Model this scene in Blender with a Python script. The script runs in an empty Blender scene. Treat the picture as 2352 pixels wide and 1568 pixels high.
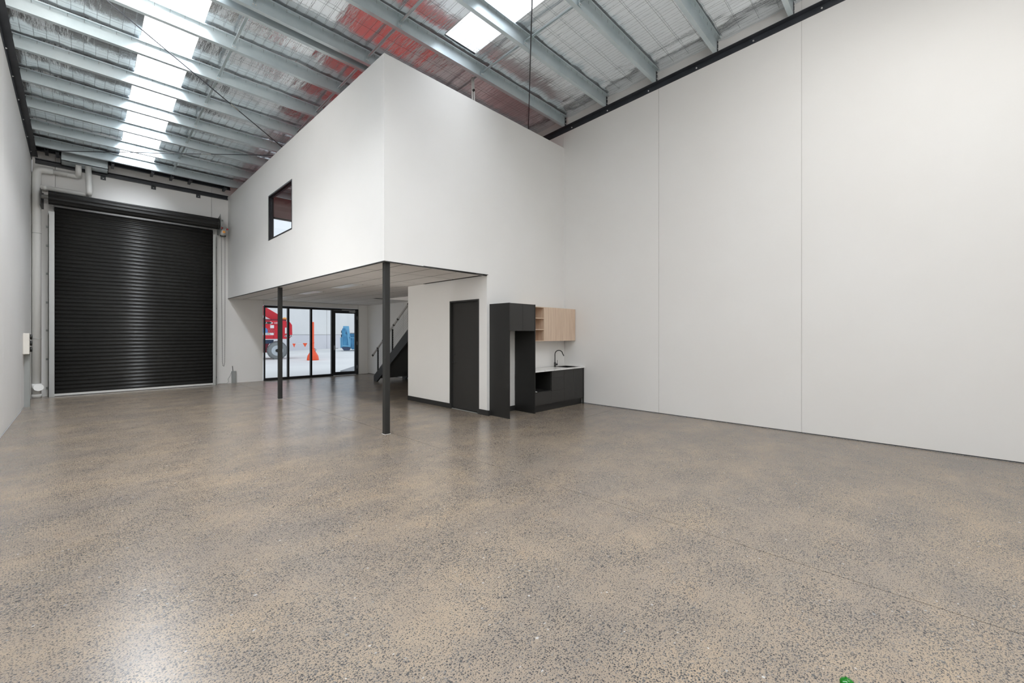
import bpy, bmesh, math, random
import numpy as np
from mathutils import Vector, Matrix, Euler

random.seed(7)
rng = np.random.RandomState(11)
SC = bpy.context.scene
COL = SC.collection
PI = math.pi

# ------------------------------------------------------------------ camera
YAW = math.radians(45.793)
cam_d = bpy.data.cameras.new('camera')
cam = bpy.data.objects.new('camera', cam_d)
COL.objects.link(cam)
cam.location = (0, 0, 1.65)
cam.rotation_euler = (PI / 2, 0, -YAW)
cam_d.sensor_width = 36
cam_d.lens = 962.0 / 2352 * 36
cam_d.shift_y = -17.5 / 2352
cam_d.clip_end = 500
SC.camera = cam

# ------------------------------------------------------------------ light and exposure
SC.view_settings.view_transform = 'Standard'
SC.view_settings.look = 'None'
SC.view_settings.gamma = 1
SC.view_settings.use_curve_mapping = False
SC.view_settings.exposure = 0.0
SC.cycles.use_denoising = True
SC.cycles.max_bounces = 10
SC.cycles.diffuse_bounces = 5
SC.cycles.glossy_bounces = 4
SC.cycles.transmission_bounces = 6
SC.cycles.transparent_max_bounces = 12
SC.cycles.caustics_reflective = False
SC.cycles.caustics_refractive = False
SC.cycles.sample_clamp_indirect = 4.0

SKY = 1.48
wd = bpy.data.worlds.new('sky'); SC.world = wd; wd.use_nodes = True
nt = wd.node_tree; nt.nodes.clear()
wo = nt.nodes.new('ShaderNodeOutputWorld'); bg = nt.nodes.new('ShaderNodeBackground')
tc = nt.nodes.new('ShaderNodeTexCoord'); no = nt.nodes.new('ShaderNodeTexNoise')
mp = nt.nodes.new('ShaderNodeMapping'); mp.inputs['Scale'].default_value = (1, 1, 2.6)
no.inputs['Scale'].default_value = 2.2; no.inputs['Detail'].default_value = 6
rp = nt.nodes.new('ShaderNodeValToRGB')
rp.color_ramp.elements[0].position = .47; rp.color_ramp.elements[0].color = (.66, .76, .90, 1)
rp.color_ramp.elements[1].position = .82; rp.color_ramp.elements[1].color = (.95, .94, .94, 1)
nt.links.new(tc.outputs['Generated'], mp.inputs[0]); nt.links.new(mp.outputs[0], no.inputs['Vector'])
nt.links.new(no.outputs[0], rp.inputs[0]); nt.links.new(rp.outputs[0], bg.inputs[0])
bg.inputs[1].default_value = SKY
nt.links.new(bg.outputs[0], wo.inputs[0])


def area(name, loc, target, sx, sy, power, color=(1, 1, 1), portal=False, spread=180):
    l = bpy.data.lights.new(name, 'AREA'); l.shape = 'RECTANGLE'; l.size = sx; l.size_y = sy
    l.energy = power; l.color = color; l.spread = math.radians(spread)
    if portal:
        l.cycles.is_portal = True
    o = bpy.data.objects.new(name, l); COL.objects.link(o); o.location = loc
    d = Vector(target) - Vector(loc)
    o.rotation_euler = d.to_track_quat('-Z', 'Y').to_euler()
    return o


WARM = (1.0, .975, .935)
# added fill lights without fixtures, out of view above, behind and to the left
area('hall_fill', (1.6, -2.8, 3.0), (3.4, 12, 2.6), 4.6, 3.0, 31, WARM)
area('hall_fill', (1.1, -1.4, 6.3), (1.1, -1.2, 0), 1.4, 2.4, 60, WARM)
area('hall_fill', (.8, 4.4, 6.35), (.2, 4.6, 0), 1.0, 2.4, 16, WARM)
area('hall_fill', (-.1, 7.4, 6.3), (1.4, 16, 3.0), 1.2, .9, 82, WARM)
area('mezzanine_fill', (6.0, 10.5, 5.4), (6.0, 10.5, 0), 2.0, 3.0, 42, WARM)  # unseen fill, added to brighten the red floor mirrored in the foil
area('hall_fill', (-.6, 5.4, 1.7), (6, 11, 1.5), 2.2, 1.6, 12, WARM)
area('hall_fill', (-.6, 5.6, .9), (6.5, 11.5, 1.5), 2.0, 1.2, 29, WARM, spread=70)
area('hall_fill', (6.0, -1.4, 6.3), (6.6, .2, 0), 1.4, 2.4, 48, WARM)
area('hall_fill', (5.2, .8, 6.3), (8.36, 1.2, 2.6), 1.0, 2.0, 34, WARM)
# daylight over the roof lights
DAY = (.97, .985, 1.0)
area('skylight_daylight', (1.07, 6.35, 7.65), (1.07, 6.35, 0), .9, 19.4, 3400, DAY)
area('skylight_daylight', (4.86, 1.4, 7.8), (4.86, 1.4, 0), .9, 9.2, 320, DAY)
area('window_daylight', (6.2, 16.8, 4.9), (6.2, 0, 4.9), 3.4, 1.8, 1, (1, 1, 1), portal=True)
area('glazing_daylight', (6.2, 16.9, 1.35), (6.2, 0, 1.35), 3.4, 2.6, 1, (1, 1, 1), portal=True)

# ------------------------------------------------------------------ materials
def mat(name, col=(.8, .8, .8), rough=.6, metal=0.0, spec=.5, build=None):
    m = bpy.data.materials.new(name); m.use_nodes = True
    b = m.node_tree.nodes['Principled BSDF']
    b.inputs['Base Color'].default_value = (*col, 1)
    b.inputs['Roughness'].default_value = rough
    b.inputs['Metallic'].default_value = metal
    b.inputs['Specular IOR Level'].default_value = spec
    if build:
        build(m.node_tree, b)
    return m


def N(t, kind, **kw):
    n = t.nodes.new('ShaderNode' + kind)
    for k, v in kw.items():
        if k.startswith('i_'):
            key = k[2:]
            key = int(key) if key.isdigit() else key.replace('_', ' ')
            n.inputs[key].default_value = v
        else:
            setattr(n, k, v)
    return n


def pos(t, scale=(1, 1, 1)):
    g = N(t, 'NewGeometry'); m = N(t, 'Mapping'); m.inputs['Scale'].default_value = scale
    t.links.new(g.outputs['Position'], m.inputs[0])
    return m.outputs[0]


def ramp(t, src, stops):
    r = N(t, 'ValToRGB'); e = r.color_ramp.elements
    while len(e) < len(stops):
        e.new(.5)
    for i, (p, c) in enumerate(stops):
        e[i].position = p
        e[i].color = (*c, 1) if len(c) == 3 else c
    t.links.new(src, r.inputs[0])
    return r.outputs[0]


def mixc(t, fac, a, b, mode='MIX'):
    m = N(t, 'Mix', data_type='RGBA', blend_type=mode)
    for k, v in ((0, fac), (6, a), (7, b)):
        if hasattr(v, 'node'):
            t.links.new(v, m.inputs[k])
        else:
            m.inputs[k].default_value = v if k == 0 else (*v, 1)
    return m.outputs[2]


def noise(t, vec, scale, detail=3, rough=.5):
    n = N(t, 'TexNoise'); n.inputs['Scale'].default_value = scale
    n.inputs['Detail'].default_value = detail; n.inputs['Roughness'].default_value = rough
    t.links.new(vec, n.inputs['Vector'])
    return n.outputs[0]


def bump(t, b, src, strength=.2, dist=.01):
    n = N(t, 'Bump'); n.inputs['Strength'].default_value = strength; n.inputs['Distance'].default_value = dist
    t.links.new(src, n.inputs['Height']); t.links.new(n.outputs[0], b.inputs['Normal'])


def mottled(c0, c1, scale, stretch=(1, 1, 1), detail=4, bmp=0, bscale=None):
    def f(t, b):
        v = pos(t, stretch)
        s = noise(t, v, scale, detail)
        t.links.new(ramp(t, s, [(.35, c0), (.65, c1)]), b.inputs['Base Color'])
        if bmp:
            bump(t, b, noise(t, v, bscale or scale * 6, 4), bmp, .004)
    return f


WHITE = (.80, .79, .77)
M = {}
M['wall'] = mat('painted_precast', WHITE, .62, build=mottled((.80, .79, .77), (.825, .82, .805), .5, bmp=.05, bscale=60))
M['plaster'] = mat('painted_plasterboard', WHITE, .6, build=mottled((.79, .785, .765), (.81, .805, .79), .8))
M['sealant'] = mat('joint_sealant', (.68, .67, .65), .7)
M['darkgap'] = mat('shadow_gap', (.03, .028, .025), .9)
M['black'] = mat('black_paint', (.022, .022, .021), .45)
M['charcoal'] = mat('charcoal_steel', (.021, .021, .020), .42, 0, .35)
M['navy'] = mat('dark_primer_steel', (.020, .024, .031), .45, build=mottled((.018, .021, .027), (.030, .034, .042), 3))
M['doorblack'] = mat('door_paint', (.028, .027, .025), .5, 0, .4)
M['laminate'] = mat('black_laminate', (.017, .017, .016), .4, 0, .35)
M['alum'] = mat('black_aluminium', (.012, .013, .015), .35)
M['bolt'] = mat('zinc_bolt', (.75, .75, .74), .35, .8)
M['chrome'] = mat('satin_chrome', (.55, .56, .57), .3, 1)
M['pvc'] = mat('white_pvc', (.80, .80, .78), .35)
M['plastic'] = mat('cream_plastic', (.80, .77, .71), .4)
M['rail'] = mat('wrapped_handrail', (.50, .49, .48), .4, .2)
M['redtongue'] = mat('red_particleboard', (.5, .035, .025), .6, build=mottled((.52, .035, .028), (.62, .05, .04), 5))
M['orange'] = mat('orange_plastic', (.90, .10, .025), .45)
M['red'] = mat('red_paint', (.62, .02, .035), .35)
M['darkred'] = mat('dark_red_paint', (.20, .012, .03), .4)
M['tyre'] = mat('grey_tyre', (.22, .235, .235), .8)
M['rim'] = mat('pale_rim', (.48, .53, .56), .5)
M['white'] = mat('white_sticker', (.82, .82, .80), .5)
M['yellow'] = mat('amber_plastic', (.85, .35, .05), .4)
M['stickerblue'] = mat('blue_sticker', (.10, .22, .48), .5)
M['stickergrey'] = mat('grey_sticker', (.34, .17, .17), .5)
M['blue'] = mat('blue_paint', (.045, .24, .44), .45, build=mottled((.035, .20, .38), (.075, .30, .50), 2.2))
M['bluelight'] = mat('pale_blue_paint', (.16, .42, .62), .45)
M['bluedark'] = mat('dark_blue_underside', (.035, .06, .12), .6)
M['green'] = mat('green_glass_plastic', (.006, .13, .008), .12)
M['redcap'] = mat('red_cap', (.35, .02, .02), .4)
M['sinkblack'] = mat('black_sink', (.015, .015, .015), .28)


def galv(t, b):
    v = pos(t, (1, 1, 1))
    s = noise(t, v, 2.2, 5, .6)
    t.links.new(ramp(t, s, [(.3, (.50, .585, .615)), (.7, (.61, .68, .705))]), b.inputs['Base Color'])
    vo = N(t, 'TexVoronoi'); vo.inputs['Scale'].default_value = 40; t.links.new(v, vo.inputs['Vector'])
    t.links.new(ramp(t, vo.outputs['Distance'], [(0, (.34,) * 3), (1, (.44,) * 3)]), b.inputs['Roughness'])


M['galv'] = mat('galvanised_steel', (.5, .56, .58), .4, .45, build=galv)
M['galvgrey'] = mat('dull_galvanised', (.34, .355, .345), .5, .4)
M['rollblack'] = mat('black_shutter_roll', (.014, .014, .0135), .5, 0, .2)
M['chain'] = mat('dull_chain', (.13, .13, .125), .5, .3)
M['guide'] = mat('guide_steel', (.44, .45, .44), .45, .3)
M['galvlight'] = mat('pale_galvanised', (.60, .60, .58), .42, .35)


def foil(t, b):
    v = pos(t, (1, 1, 1))
    v2 = pos(t, (5, 1.0, 1))
    a = noise(t, v, 2.6, 3, .5)
    c = noise(t, v2, 4, 3, .5)
    ad = N(t, 'Math', operation='ADD'); t.links.new(a, ad.inputs[0]); t.links.new(c, ad.inputs[1])
    bump(t, b, ad.outputs[0], .22, .03)


M['foil'] = mat('silver_foil', (.90, .96, 1.0), .19, .8, build=foil)
M['wire'] = mat('mesh_wire', (.20, .21, .22), .4, .6)


def floor_mat(t, b):
    v = pos(t)
    # broad tan and grey clouds of the ground slab
    big = noise(t, pos(t, (.75, 1.25, 1)), .8, 6, .66)
    mid = noise(t, v, 3.1, 6, .68)
    base = ramp(t, big, [(.34, (.242, .203, .163)), (.5, (.278, .226, .173)), (.66, (.318, .252, .182))])
    tone = ramp(t, mid, [(.30, (.88, .88, .89)), (.55, (1, 1, 1)), (.75, (1.08, 1.02, .94))])
    base = mixc(t, 1.0, base, tone, 'MULTIPLY')
    st = pos(t, (.25, 1.6, 1))
    streak = ramp(t, noise(t, st, .9, 4, .6), [(.42, (.93, .93, .95)), (.62, (1.04, 1.02, .99))])
    base = mixc(t, 1.0, base, streak, 'MULTIPLY')
    # exposed aggregate: dark chips, their number changes from place to place
    dens = noise(t, v, 1.7, 4, .65)
    def chips(scale, seed, lo, hi, colr, prev, soft=.04):
        mp = N(t, 'Mapping'); mp.inputs['Location'].default_value = (seed, seed * 1.7, 0)
        mp.inputs['Rotation'].default_value = (0, 0, seed); mp.inputs['Scale'].default_value = (1, 1.25, 0)
        t.links.new(v, mp.inputs[0])
        wob = N(t, 'TexNoise'); wob.inputs['Scale'].default_value = scale * .9; wob.inputs['Detail'].default_value = 1
        t.links.new(mp.outputs[0], wob.inputs['Vector'])
        add = N(t, 'VectorMath', operation='MULTIPLY_ADD')
        t.links.new(wob.outputs[1], add.inputs[0]); add.inputs[1].default_value = (.7 / scale,) * 3
        t.links.new(mp.outputs[0], add.inputs[2])
        vo = N(t, 'TexVoronoi', voronoi_dimensions='2D'); vo.inputs['Scale'].default_value = scale
        t.links.new(add.outputs[0], vo.inputs['Vector'])
        sep = N(t, 'SeparateColor'); t.links.new(vo.outputs['Color'], sep.inputs[0])
        # radius of the chip: random per cell and scaled by the local density
        th = N(t, 'Math', operation='MULTIPLY_ADD'); t.links.new(sep.outputs[0], th.inputs[0])
        th.inputs[1].default_value = hi - lo; th.inputs[2].default_value = lo
        d2 = N(t, 'MapRange'); t.links.new(dens, d2.inputs[0])
        d2.inputs[1].default_value = .36; d2.inputs[2].default_value = .60
        d2.inputs[3].default_value = .70; d2.inputs[4].default_value = 1.03
        mu = N(t, 'Math', operation='MULTIPLY'); t.links.new(th.outputs[0], mu.inputs[0]); t.links.new(d2.outputs[0], mu.inputs[1])
        su = N(t, 'Math', operation='SUBTRACT'); t.links.new(mu.outputs[0], su.inputs[0]); t.links.new(vo.outputs['Distance'], su.inputs[1])
        fa = N(t, 'MapRange'); t.links.new(su.outputs[0], fa.inputs[0]); fa.inputs[1].default_value = 0; fa.inputs[2].default_value = soft
        cc = ramp(t, sep.outputs[1], colr)
        return mixc(t, fa.outputs[0], prev, cc)
    c = chips(72, 3.1, .10, .50, [(0, (.03, .03, .032)), (.7, (.065, .065, .065)), (.94, (.16, .155, .15))], base)
    c = chips(128, 9.7, .02, .48, [(0, (.05, .05, .05)), (.85, (.13, .12, .11))], c)
    c = chips(34, 17.3, -1.6, .34, [(0, (.03, .03, .03)), (.8, (.09, .09, .09)), (1, (.42, .41, .39))], c)
    t.links.new(c, b.inputs['Base Color'])


M['floor'] = mat('polished_concrete', (.4, .35, .3), .26, 0, .42, build=floor_mat)


def marble(t, b):
    v = pos(t)
    w = N(t, 'TexWave'); w.inputs['Scale'].default_value = 1.1; w.inputs['Distortion'].default_value = 9
    w.inputs['Detail'].default_value = 4; t.links.new(v, w.inputs['Vector'])
    t.links.new(ramp(t, w.outputs[1], [(0, (.60, .59, .57)), (.02, (.76, .75, .73)), (.06, (.80, .795, .78))]), b.inputs['Base Color'])


M['marble'] = mat('white_marble', (.8, .8, .78), .18, build=marble)


def timber(t, b):
    v = pos(t, (9, 9, .55))
    s = noise(t, v, 2.6, 6, .6)
    t.links.new(ramp(t, s, [(.3, (.55, .40, .295)), (.5, (.64, .49, .37)), (.7, (.70, .56, .43))]), b.inputs['Base Color'])


M['timber'] = mat('pale_oak', (.63, .5, .38), .5, build=timber)
M['tile'] = mat('ceiling_tile', (.60, .585, .565), .85, build=mottled((.79, .77, .75), (.82, .80, .78), 2))
M['diffuser'] = mat('lamp_diffuser', (.72, .715, .70), .3)
M['shutter'] = mat('black_shutter', (.020, .020, .019), .36, 0, .28, build=mottled((.017, .017, .0165), (.022, .022, .021), 1.5))
M['extground'] = mat('yard_concrete', (.50, .50, .50), .8, build=mottled((.69, .67, .64), (.77, .75, .71), .35, (1, .6, 1)))
M['extwall'] = mat('yard_wall_panel', (.55, .55, .56), .8, build=mottled((.73, .715, .69), (.82, .80, .765), .3, (1, 1, .6)))
M['extlow'] = mat('yard_wall_lower', (.46, .46, .52), .8, build=mottled((.66, .645, .67), (.72, .70, .71), .3))
M['ramp'] = mat('plain_grey', (.30, .30, .30), .85)


def glass_like(name, tint, gloss=.10, rough=0.0):
    m = bpy.data.materials.new(name); m.use_nodes = True; t = m.node_tree; t.nodes.clear()
    o = N(t, 'OutputMaterial'); tr = N(t, 'BsdfTransparent'); gl = N(t, 'BsdfGlossy'); mx = N(t, 'MixShader')
    tr.inputs[0].default_value = (*tint, 1); gl.inputs['Roughness'].default_value = rough
    fr = N(t, 'Fresnel'); fr.inputs[0].default_value = 1.45
    ma = N(t, 'Math', operation='MULTIPLY_ADD'); t.links.new(fr.outputs[0], ma.inputs[0])
    ma.inputs[1].default_value = gloss * 6; ma.inputs[2].default_value = 0
    g = N(t, 'NewGeometry'); inv = N(t, 'Math', operation='SUBTRACT'); inv.inputs[0].default_value = 1
    t.links.new(g.outputs['Backfacing'], inv.inputs[1]); mu = N(t, 'Math', operation='MULTIPLY')
    t.links.new(ma.outputs[0], mu.inputs[0]); t.links.new(inv.outputs[0], mu.inputs[1])
    t.links.new(mu.outputs[0], mx.inputs[0]); t.links.new(tr.outputs[0], mx.inputs[1]); t.links.new(gl.outputs[0], mx.inputs[2])
    t.links.new(mx.outputs[0], o.inputs[0])
    return m


M['glass'] = glass_like('clear_glass', (.965, .97, .965), .12)


def skylight_mat():
    m = bpy.data.materials.new('fibreglass_sheet'); m.use_nodes = True; t = m.node_tree; t.nodes.clear()
    o = N(t, 'OutputMaterial'); tr = N(t, 'BsdfTransparent'); tl = N(t, 'BsdfTranslucent'); mx = N(t, 'MixShader')
    v = pos(t, (1, 0, 0)); w = N(t, 'TexWave'); w.inputs['Scale'].default_value = 1.7; w.wave_profile = 'SIN'
    t.links.new(v, w.inputs['Vector'])
    c = ramp(t, w.outputs[1], [(.0, (.50, .56, .66)), (.12, (.66, .68, .70)), (1, (.70, .70, .70))])
    t.links.new(c, tr.inputs[0]); tl.inputs[0].default_value = (.85, .87, .9, 1)
    mx.inputs[0].default_value = .30
    t.links.new(tr.outputs[0], mx.inputs[1]); t.links.new(tl.outputs[0], mx.inputs[2]); t.links.new(mx.outputs[0], o.inputs[0])
    return m


M['skylight'] = skylight_mat()


# ------------------------------------------------------------------ mesh helpers
class MB:
    def __init__(s):
        s.v = []; s.f = []; s.smooth = []

    def quad(s, pts):
        i = len(s.v); s.v += [tuple(p) for p in pts]; s.f.append(tuple(range(i, i + len(pts)))); s.smooth.append(False)

    def box(s, x0, x1, y0, y1, z0, z1):
        return s.hexa([(x0, y0, z0), (x1, y0, z0), (x1, y1, z0), (x0, y1, z0), (x0, y0, z1), (x1, y0, z1), (x1, y1, z1), (x0, y1, z1)])

    def hexa(s, p):
        i = len(s.v); s.v += [tuple(q) for q in p]
        for f in ((3, 2, 1, 0), (4, 5, 6, 7), (0, 1, 5, 4), (1, 2, 6, 5), (2, 3, 7, 6), (3, 0, 4, 7)):
            s.f.append(tuple(i + k for k in f)); s.smooth.append(False)
        return s

    def prism(s, poly, a0, a1, axis='x'):
        # poly: list of 2-D points; extruded from a0 to a1 along the axis
        def P(p, a):
            return {'x': (a, p[0], p[1]), 'y': (p[0], a, p[1]), 'z': (p[0], p[1], a)}[axis]
        n = len(poly); i = len(s.v)
        s.v += [P(p, a0) for p in poly] + [P(p, a1) for p in poly]
        s.f.append(tuple(i + k for k in range(n))); s.f.append(tuple(i + n + k for k in reversed(range(n))))
        s.smooth += [False, False]
        for k in range(n):
            j = (k + 1) % n
            s.f.append((i + j, i + k, i + n + k, i + n + j)); s.smooth.append(False)
        return s

    def tube(s, pts, r, n=12, cap=True, smooth=True, radii=None):
        pts = [Vector(p) for p in pts]; i = len(s.v); m = len(pts)
        up = None
        for k, p in enumerate(pts):
            if k == 0: d = pts[1] - pts[0]
            elif k == m - 1: d = pts[-1] - pts[-2]
            else: d = (pts[k + 1] - pts[k]).normalized() + (pts[k] - pts[k - 1]).normalized()
            d.normalize()
            if up is None:
                up = Vector((0, 0, 1)) if abs(d.z) < .9 else Vector((1, 0, 0))
            a = d.cross(up).normalized(); up2 = a.cross(d).normalized(); up = up2
            rr = radii[k] if radii else r
            for q in range(n):
                t = 2 * PI * q / n
                s.v.append(tuple(p + a * (rr * math.cos(t)) + up2 * (rr * math.sin(t))))
        for k in range(m - 1):
            for q in range(n):
                q2 = (q + 1) % n
                s.f.append((i + k * n + q, i + k * n + q2, i + (k + 1) * n + q2, i + (k + 1) * n + q)); s.smooth.append(smooth)
        if cap:
            s.f.append(tuple(i + q for q in reversed(range(n)))); s.f.append(tuple(i + (m - 1) * n + q for q in range(n)))
            s.smooth += [False, False]
        return s

    def lathe(s, prof, c=(0, 0, 0), n=24, axis='z'):
        # prof: (radius, height) pairs
        pts = [(c[0], c[1], c[2] + h) if axis == 'z' else ((c[0], c[1] + h, c[2]) if axis == 'y' else (c[0] + h, c[1], c[2])) for _, h in prof]
        i = len(s.v)
        for (r, h), p in zip(prof, pts):
            for q in range(n):
                t = 2 * PI * q / n; a, b = r * math.cos(t), r * math.sin(t)
                s.v.append({'z': (p[0] + a, p[1] + b, p[2]), 'y': (p[0] + b, p[1], p[2] + a), 'x': (p[0], p[1] + a, p[2] + b)}[axis])
        for k in range(len(prof) - 1):
            for q in range(n):
                q2 = (q + 1) % n
                s.f.append((i + k * n + q, i + k * n + q2, i + (k + 1) * n + q2, i + (k + 1) * n + q)); s.smooth.append(True)
        s.f.append(tuple(i + q for q in reversed(range(n)))); s.f.append(tuple(i + (len(prof) - 1) * n + q for q in range(n)))
        s.smooth += [False, False]
        return s

    def sphere(s, c, r, n=12, m=8, sc=(1, 1, 1)):
        i = len(s.v)
        for a in range(m + 1):
            ph = PI * a / m
            for q in range(n):
                t = 2 * PI * q / n
                s.v.append((c[0] + sc[0] * r * math.sin(ph) * math.cos(t), c[1] + sc[1] * r * math.sin(ph) * math.sin(t), c[2] + sc[2] * r * math.cos(ph)))
        for a in range(m):
            for q in range(n):
                q2 = (q + 1) % n
                s.f.append((i + a * n + q, i + (a + 1) * n + q, i + (a + 1) * n + q2, i + a * n + q2)); s.smooth.append(True)
        return s

    def xf(s, mt):
        s.v = [tuple(mt @ Vector(p)) for p in s.v]
        return s

    def mesh(s, name, m):
        me = bpy.data.meshes.new(name); me.from_pydata(s.v, [], s.f)
        me.polygons.foreach_set('use_smooth', s.smooth)
        me.materials.append(M[m] if isinstance(m, str) else m)
        me.update(); return me

    def obj(s, name, m, parent=None, bevel=0, fixn=False, **tags):
        me = s.mesh(name, m)
        if fixn:
            bm = bmesh.new(); bm.from_mesh(me); bmesh.ops.recalc_face_normals(bm, faces=bm.faces); bm.to_mesh(me); bm.free()
        o = bpy.data.objects.new(name, me); COL.objects.link(o)
        if parent: o.parent = parent
        if bevel:
            b = o.modifiers.new('bevel', 'BEVEL'); b.width = bevel; b.segments = 2; b.limit_method = 'ANGLE'
        tag(o, **tags); return o


def tag(o, label=None, cat=None, group=None, kind=None):
    if label: o['label'] = label
    if cat: o['category'] = cat
    if group: o['group'] = group
    if kind: o['kind'] = kind
    return o


def empty(name, loc=(0, 0, 0), **t):
    o = bpy.data.objects.new(name, None); COL.objects.link(o); o.location = loc; o.empty_display_size = .1
    return tag(o, **t)


def local(o, mb):
    """shift a builder so that its points, given in world space, are local to the empty o"""
    L = Vector(o.location)
    mb.v = [tuple(Vector(p) - L) for p in mb.v]
    return mb


def B(*a):
    return MB().box(*a)


def part(parent, name, m, mb, **k):
    return local(parent, mb).obj(name, m, parent, **k)


def inst(o, parent, loc, name=None):
    c = o.copy(); COL.objects.link(c); c.parent = parent; c.location = loc
    return c


def arc(c, r, a0, a1, u, v, n=8):
    c, u, v = Vector(c), Vector(u), Vector(v)
    return [c + u * (r * math.cos(a0 + (a1 - a0) * k / n)) + v * (r * math.sin(a0 + (a1 - a0) * k / n)) for k in range(n + 1)]


def bent(points, r_bend=.12, n=6):
    """polyline with rounded corners"""
    P = [Vector(p) for p in points]; out = [P[0]]
    for a, b, c in zip(P, P[1:], P[2:]):
        d1 = (a - b).normalized(); d2 = (c - b).normalized()
        p0 = b + d1 * r_bend; p2 = b + d2 * r_bend
        for k in range(n + 1):
            t = k / n
            out.append(p0 * (1 - t) ** 2 + b * 2 * t * (1 - t) + p2 * t * t)
    out.append(P[-1]); return out


ORD = ['first', 'second', 'third', 'fourth', 'fifth', 'sixth', 'seventh', 'eighth', 'ninth', 'tenth', 'eleventh', 'twelfth',
       'thirteenth', 'fourteenth', 'fifteenth', 'sixteenth', 'seventeenth', 'eighteenth']

# ------------------------------------------------------------------ key planes (metres)
XL, XR, YB, YR = -.90, 8.36, 16.55, -3.2
XM, YM, XI = 3.41, 6.20, 5.71
ZC = 2.83                                     # underside of the mezzanine


def zb(y):                                    # underside of the roof purlins
    return 6.735 - (y - 6.284) * .0467


# ------------------------------------------------------------------ SETTING
# floor: four slabs with saw cuts between them
fl = B(XL, XR, YR, YB + .35, -.2, -.03).obj('floor', 'darkgap', kind='structure', label='polished exposed-aggregate concrete floor with dark chips', cat='floor')
for (x0, x1) in ((XL, 3.5965), (3.6035, XR)):
    for (y0, y1) in ((YR, 4.7475), (4.7525, YB + .3)):
        B(x0, x1, y0, y1, -.03, 0).obj('concrete_slab', 'floor', fl)

# right wall: precast panels with recessed joints
ztop = 7.6
def panel_wall(name, x_face, side, ys, label):
    w = B(min(x_face + side * .009, x_face + side * .2), max(x_face + side * .009, x_face + side * .2), YR, YB + .2, 0, ztop)
    w = w.obj(name, 'sealant', kind='structure', label=label, cat='wall')
    for a, b in zip(ys, ys[1:]):
        x0, x1 = sorted((x_face, x_face + side * .009))
        B(x0, x1, a + .006, b - .006, .014, ztop).obj('wall_panel', 'wall', w)
    x0, x1 = sorted((x_face + side * .003, x_face + side * .009))
    B(x0, x1, YR, YB, 0, .014).obj('base_gap', 'darkgap', w)
    return w
ys = [YR, -1.07, 1.405, 3.88, 6.355, 8.83, 11.305, 13.78, YB]
wr = panel_wall('wall_right', XR, 1, ys, 'tall white precast wall along the right side')
wl = panel_wall('wall_left', XL, -1, [YR, -.4, 2.4, 5.2, 8.0, 10.8, 13.6, YB], 'white precast wall at the left edge beside the roller door')
wf = B(XL, XR, YR - .2, YR, 0, ztop).obj('wall_front', 'wall', kind='structure', label='white wall behind the camera', cat='wall')
wo_ = empty('wall_back', (0, YB, 0), kind='structure', label='white end wall with the roller door and the entry glazing', cat='wall')
def bp(x0, x1, z0, z1):
    part(wo_, 'wall_panel', 'wall', B(x0 + .004, x1 - .004, YB, YB + .2, z0, z1))
bp(XL, -.487, 0, 7.2)
bp(-.487, 2.961, 4.95, 7.2)
bp(2.961, 4.46, 0, 7.2)
bp(4.46, 7.93, 2.67, 4.0); bp(4.46, 7.93, 5.83, 7.2)
bp(7.93, XR, 0, 7.2)
part(wo_, 'joint_sealant', 'sealant', B(XL, 4.48, YB + .17, YB + .19, 0, 7.2).box(7.9, XR, YB + .17, YB + .19, 0, 7.2).box(4.46, 7.93, YB + .17, YB + .19, 2.67, 4))

# mezzanine box: side wall with a window, front wall (runs down behind the kitchen)
zt = 6.19
W0, W1, WZ0, WZ1 = 10.44, 12.20, 4.08, 5.25
sw = empty('wall_mezzanine_side', (XM, 11, ZC), kind='structure', label='white upper wall of the mezzanine facing the roller door bay', cat='wall')
m = MB()
m.box(XM, XM + .11, YM + .111, W0, ZC, zt).box(XM, XM + .11, W1, YB, ZC, zt).box(XM, XM + .11, W0, W1, ZC, WZ0).box(XM, XM + .11, W0, W1, WZ1, zt)
part(sw, 'wall_board', 'plaster', m)
fw = empty('wall_mezzanine_front', (XI, YM, 0), kind='structure', label='white wall over the kitchenette that rises into the mezzanine front', cat='wall')
yr_ = 6.33                                    # the wall runs slightly out of square
def fy(x): return YM + (x - XM) / (XR - XM) * (yr_ - YM)
def fz(x): return zt + (x - XM) / (XR - XM) * .075
m = MB()
def slab_front(x0, x1, z0, top=True):
    za, zb_ = (fz(x0), fz(x1)) if top else (ZC, ZC)
    m.hexa([(x0, fy(x0), z0), (x1, fy(x1), z0), (x1, fy(x1) + .11, z0), (x0, fy(x0) + .11, z0),
            (x0, fy(x0), za), (x1, fy(x1), zb_), (x1, fy(x1) + .11, zb_), (x0, fy(x0) + .11, za)])
slab_front(XM, XI, ZC); slab_front(XI, XR, 0)
part(fw, 'wall_board', 'plaster', m)
# partition with the office door, and the rest of the room behind the kitchenette
D0, D1, DZ = 6.50, 7.475, 2.37
wi = empty('wall_partition', (XI, 7.5, 0), kind='structure', label='white partition wall with the charcoal door under the mezzanine', cat='wall')
m = MB().box(XI, XI + .11, fy(XI) + .11, D0, 0, ZC + .05).box(XI, XI + .11, D1, 9.19, 0, ZC + .05).box(XI, XI + .11, D0, D1, DZ, ZC + .05)
m.box(XI + .11, XR, 9.08, 9.19, 0, ZC + .05)
part(wi, 'wall_board', 'plaster', m)
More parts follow.
